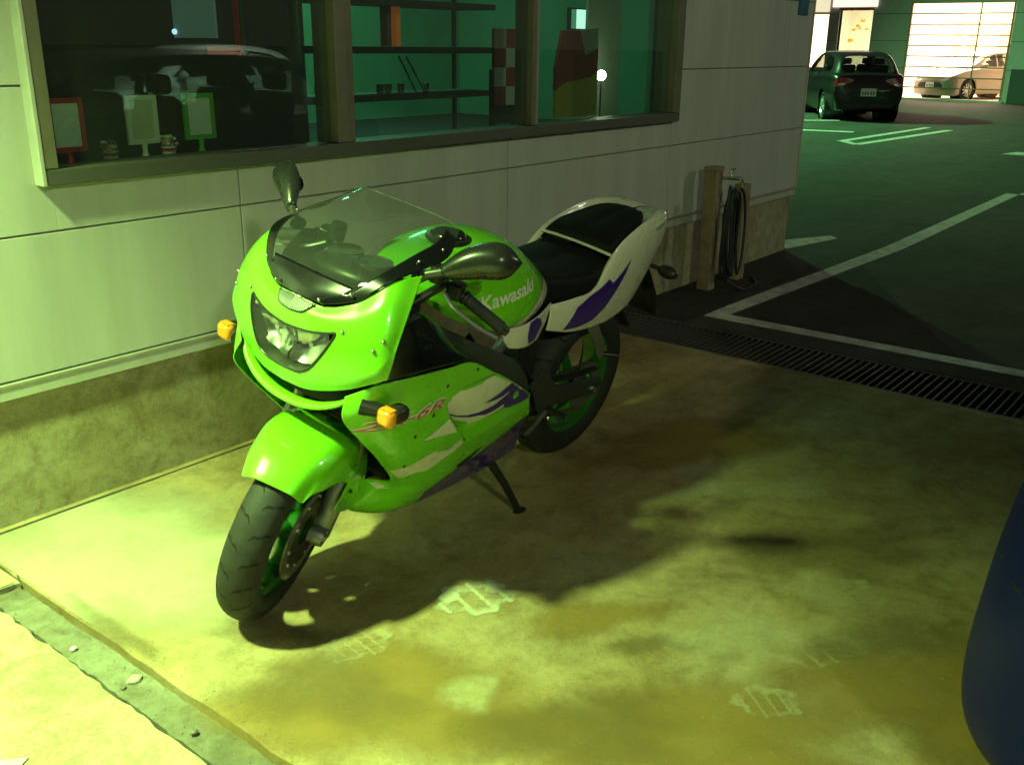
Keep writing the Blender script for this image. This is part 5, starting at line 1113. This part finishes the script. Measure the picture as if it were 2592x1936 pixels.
# ---------------------------------------------------------------- seats
def cushion(st, name, m, nb=40, nu=40):
    net = [[(x, w, zl), (x, w * 1.01, zl + (zt - zl) * .45), (x, w * .93, zl + (zt - zl) * .82), (x, w * .70, zt - .004), (x, w * .35, zt), (x, 0, zt - dip)] for x, w, zl, zt, dip in st]
    P = surf(net, nb, nu); mb = MB().grid([[tuple(p) for p in r] for r in P])
    for e in (0, -1): mb.add([tuple(p) for p in P[e]], [tuple(range(nu))])
    mb.mirror(); return part(mb, name, m, sharp=50), mb
seat, sm1 = cushion([(.545, .070, .815, .850, 0), (.515, .118, .785, .872, 0), (.45, .142, .768, .868, .002), (.36, .160, .768, .858, .004), (.26, .167, .775, .856, .005), (.17, .160, .785, .866, .004), (.128, .148, .80, .880, .002)], 'rider_seat', M_seat)
pil, sm2 = cushion([(.118, .142, .885, .897, 0), (.100, .139, .884, .922, .001), (.05, .134, .895, .947, .002), (-.06, .121, .925, .962, .003), (-.135, .106, .942, .974, .003), (-.19, .084, .952, .979, .002), (-.235, .050, .956, .976, 0), (-.253, .015, .955, .967, 0)], 'pillion_seat', M_seat)
part(MB().tube([(.120, -.150, .888), (.124, -.08, .893), (.125, 0, .895), (.124, .08, .893), (.120, .150, .888)], .0075, 10, flat=(.7, 1.2)), 'seat_bar', M_wht)

# ---------------------------------------------------------------- tail
TL = [  # x, (upper inner y,z), (rim y,z), (mid y,z), (low y,z)
    (.480, (.150, .772), (.158, .774), (.166, .735), (.163, .690)),
    (.350, (.163, .775), (.172, .778), (.180, .720), (.168, .655)),
    (.235, (.163, .785), (.176, .792), (.184, .720), (.168, .638)),
    (.130, (.146, .870), (.162, .885), (.182, .760), (.164, .632)),
    (.060, (.134, .905), (.152, .925), (.178, .790), (.160, .630)),
    (-.060, (.121, .935), (.142, .962), (.168, .820), (.150, .645)),
    (-.150, (.096, .952), (.134, .976), (.156, .835), (.138, .675)),
    (-.250, (.014, .968), (.120, .980), (.138, .860), (.116, .730)),
    (-.340, (.006, .968), (.096, .972), (.114, .882), (.094, .788)),
    (-.405, (.008, .952), (.068, .953), (.086, .886), (.072, .822)),
    (-.448, (.003, .936), (.040, .932), (.054, .884), (.046, .845)),
    (-.474, (.0, .915), (.012, .914), (.018, .892), (.015, .872))]
net = [[(x, a[0], a[1]), (x, (a[0] + b[0]) / 2, (a[1] + b[1]) / 2 + .004), (x, b[0], b[1]), (x, b[0] + (c[0] - b[0]) * .75, b[1] + (c[1] - b[1]) * .35), (x, c[0], c[1]), (x, c[0] + (d[0] - c[0]) * .4, c[1] + (d[1] - c[1]) * .6), (x, d[0], d[1])] for x, a, b, c, d in TL]
Pl = surf(net, 110, 60); tl = MB().grid([[tuple(p) for p in r] for r in Pl]); tlm = MB(); tlm.add(tl.v, tl.f).mirror()
tlo = part(tlm, 'tail_cowl', M_wht, solid=.003, sharp=60)
tb = bvh_of(tlm)
dk = MB().grid([[(.50, -.13, .77), (.50, .13, .77)], [(.13, -.14, .80), (.13, .14, .80)], [(-.3, -.06, .90), (-.3, .06, .90)]]); part(dk, 'seat_base', M_satin)
for s in (1, -1):
    kw = ((0, 0, 0), (1, 0, 0), (0, 0, 1), (0, -s, 0), tb)
    decal('purple_field', [(.385, .672), (.335, .748), (.27, .772), (.205, .790), (.150, .815), (.172, .790), (.215, .760), (.175, .765), (.120, .795), (.06, .825), (.0, .865), (.03, .815), (.085, .755), (.14, .705), (.21, .672), (.30, .664)], *kw, M_pur, tlo, .0013)
    # grab recess in the rim and its raised lip
    gq = [Vector((x, s * y, z)) for x, y, z in ((-.15, .143, .942), (-.22, .134, .948), (-.28, .122, .952), (-.34, .104, .952))]
    part(MB().tube([tuple(p) for p in cat_rom([tuple(g) for g in gq], 20)], [.004 + .006 * math.sin(math.pi * i / 19) for i in range(20)], 10), 'grab_lip', M_wht, tlo)
    part(MB().tube([tuple(Vector(p) + Vector((0, s * .001, -.016))) for p in cat_rom([tuple(g) for g in gq], 20)], [.002 + .006 * math.sin(math.pi * i / 19) for i in range(20)], 8), 'grab_recess', mat('recess_grey', (.22, .22, .16), .7), tlo)
# tail lamp, rear fender, rear indicators
part(MB().sphere((-.440, 0, .862), (.02, .05, .022), 20, 10), 'tail_lamp', M_tail)
rfn = MB().grid([[(.0, -.06, .70), (.0, .06, .70)], [(-.20, -.07, .74), (-.20, .07, .74)], [(-.36, -.07, .74), (-.36, .07, .74)], [(-.47, -.08, .60), (-.47, .08, .60)], [(-.50, -.085, .50), (-.50, .085, .50)]]); part(rfn, 'rear_fender', M_satin, solid=.004)
for s in (1, -1):
    io = part(MB().tube([(-.30, s * .075, .765), (-.30, s * .15, .762)], .009, 10), 'rear_indicator', M_satin)
    part(MB().sphere((-.30, s * .185, .76), (.026, .045, .026), 16, 10), 'indicator_housing', M_satin, io)
    part(MB().sphere((-.312, s * .187, .76), (.022, .04, .022), 14, 8), 'indicator_lens', M_amb, io)
# front indicators
for s in (1, -1):
    base = Vector((1.418, s * .235, .735)); tip = Vector((1.383, s * .298, .727))
    io = part(MB().tube([tuple(base), tuple(base.lerp(tip, .55)), tuple(tip)], [.026, .019, .017], 14), 'front_indicator', M_satin)
    hb = MB().box((0, 0, 0), (.056, .046, .044)); hb.v = [v + tip + Vector((-.018, s * .012, 0)) for v in hb.v]; part(hb, 'indicator_housing', M_satin, io, bevel=.014, smooth=True)
    lb = MB().box((0, 0, 0), (.034, .052, .049)); lb.v = [v + tip + Vector((.022, s * .013, 0)) for v in lb.v]; lo_ = part(lb, 'indicator_lens', M_amb, io, bevel=.013, smooth=True)
    rb = MB()
    for k in range(7): rb.tube([tuple(tip + Vector((.010 + .0036 * k, s * (.013 - .017), .0248))), tuple(tip + Vector((.010 + .0036 * k, s * (.013 + .017), .0248)))], .0012, 5)
    part(rb, 'lens_rib', M_amb, lo_)
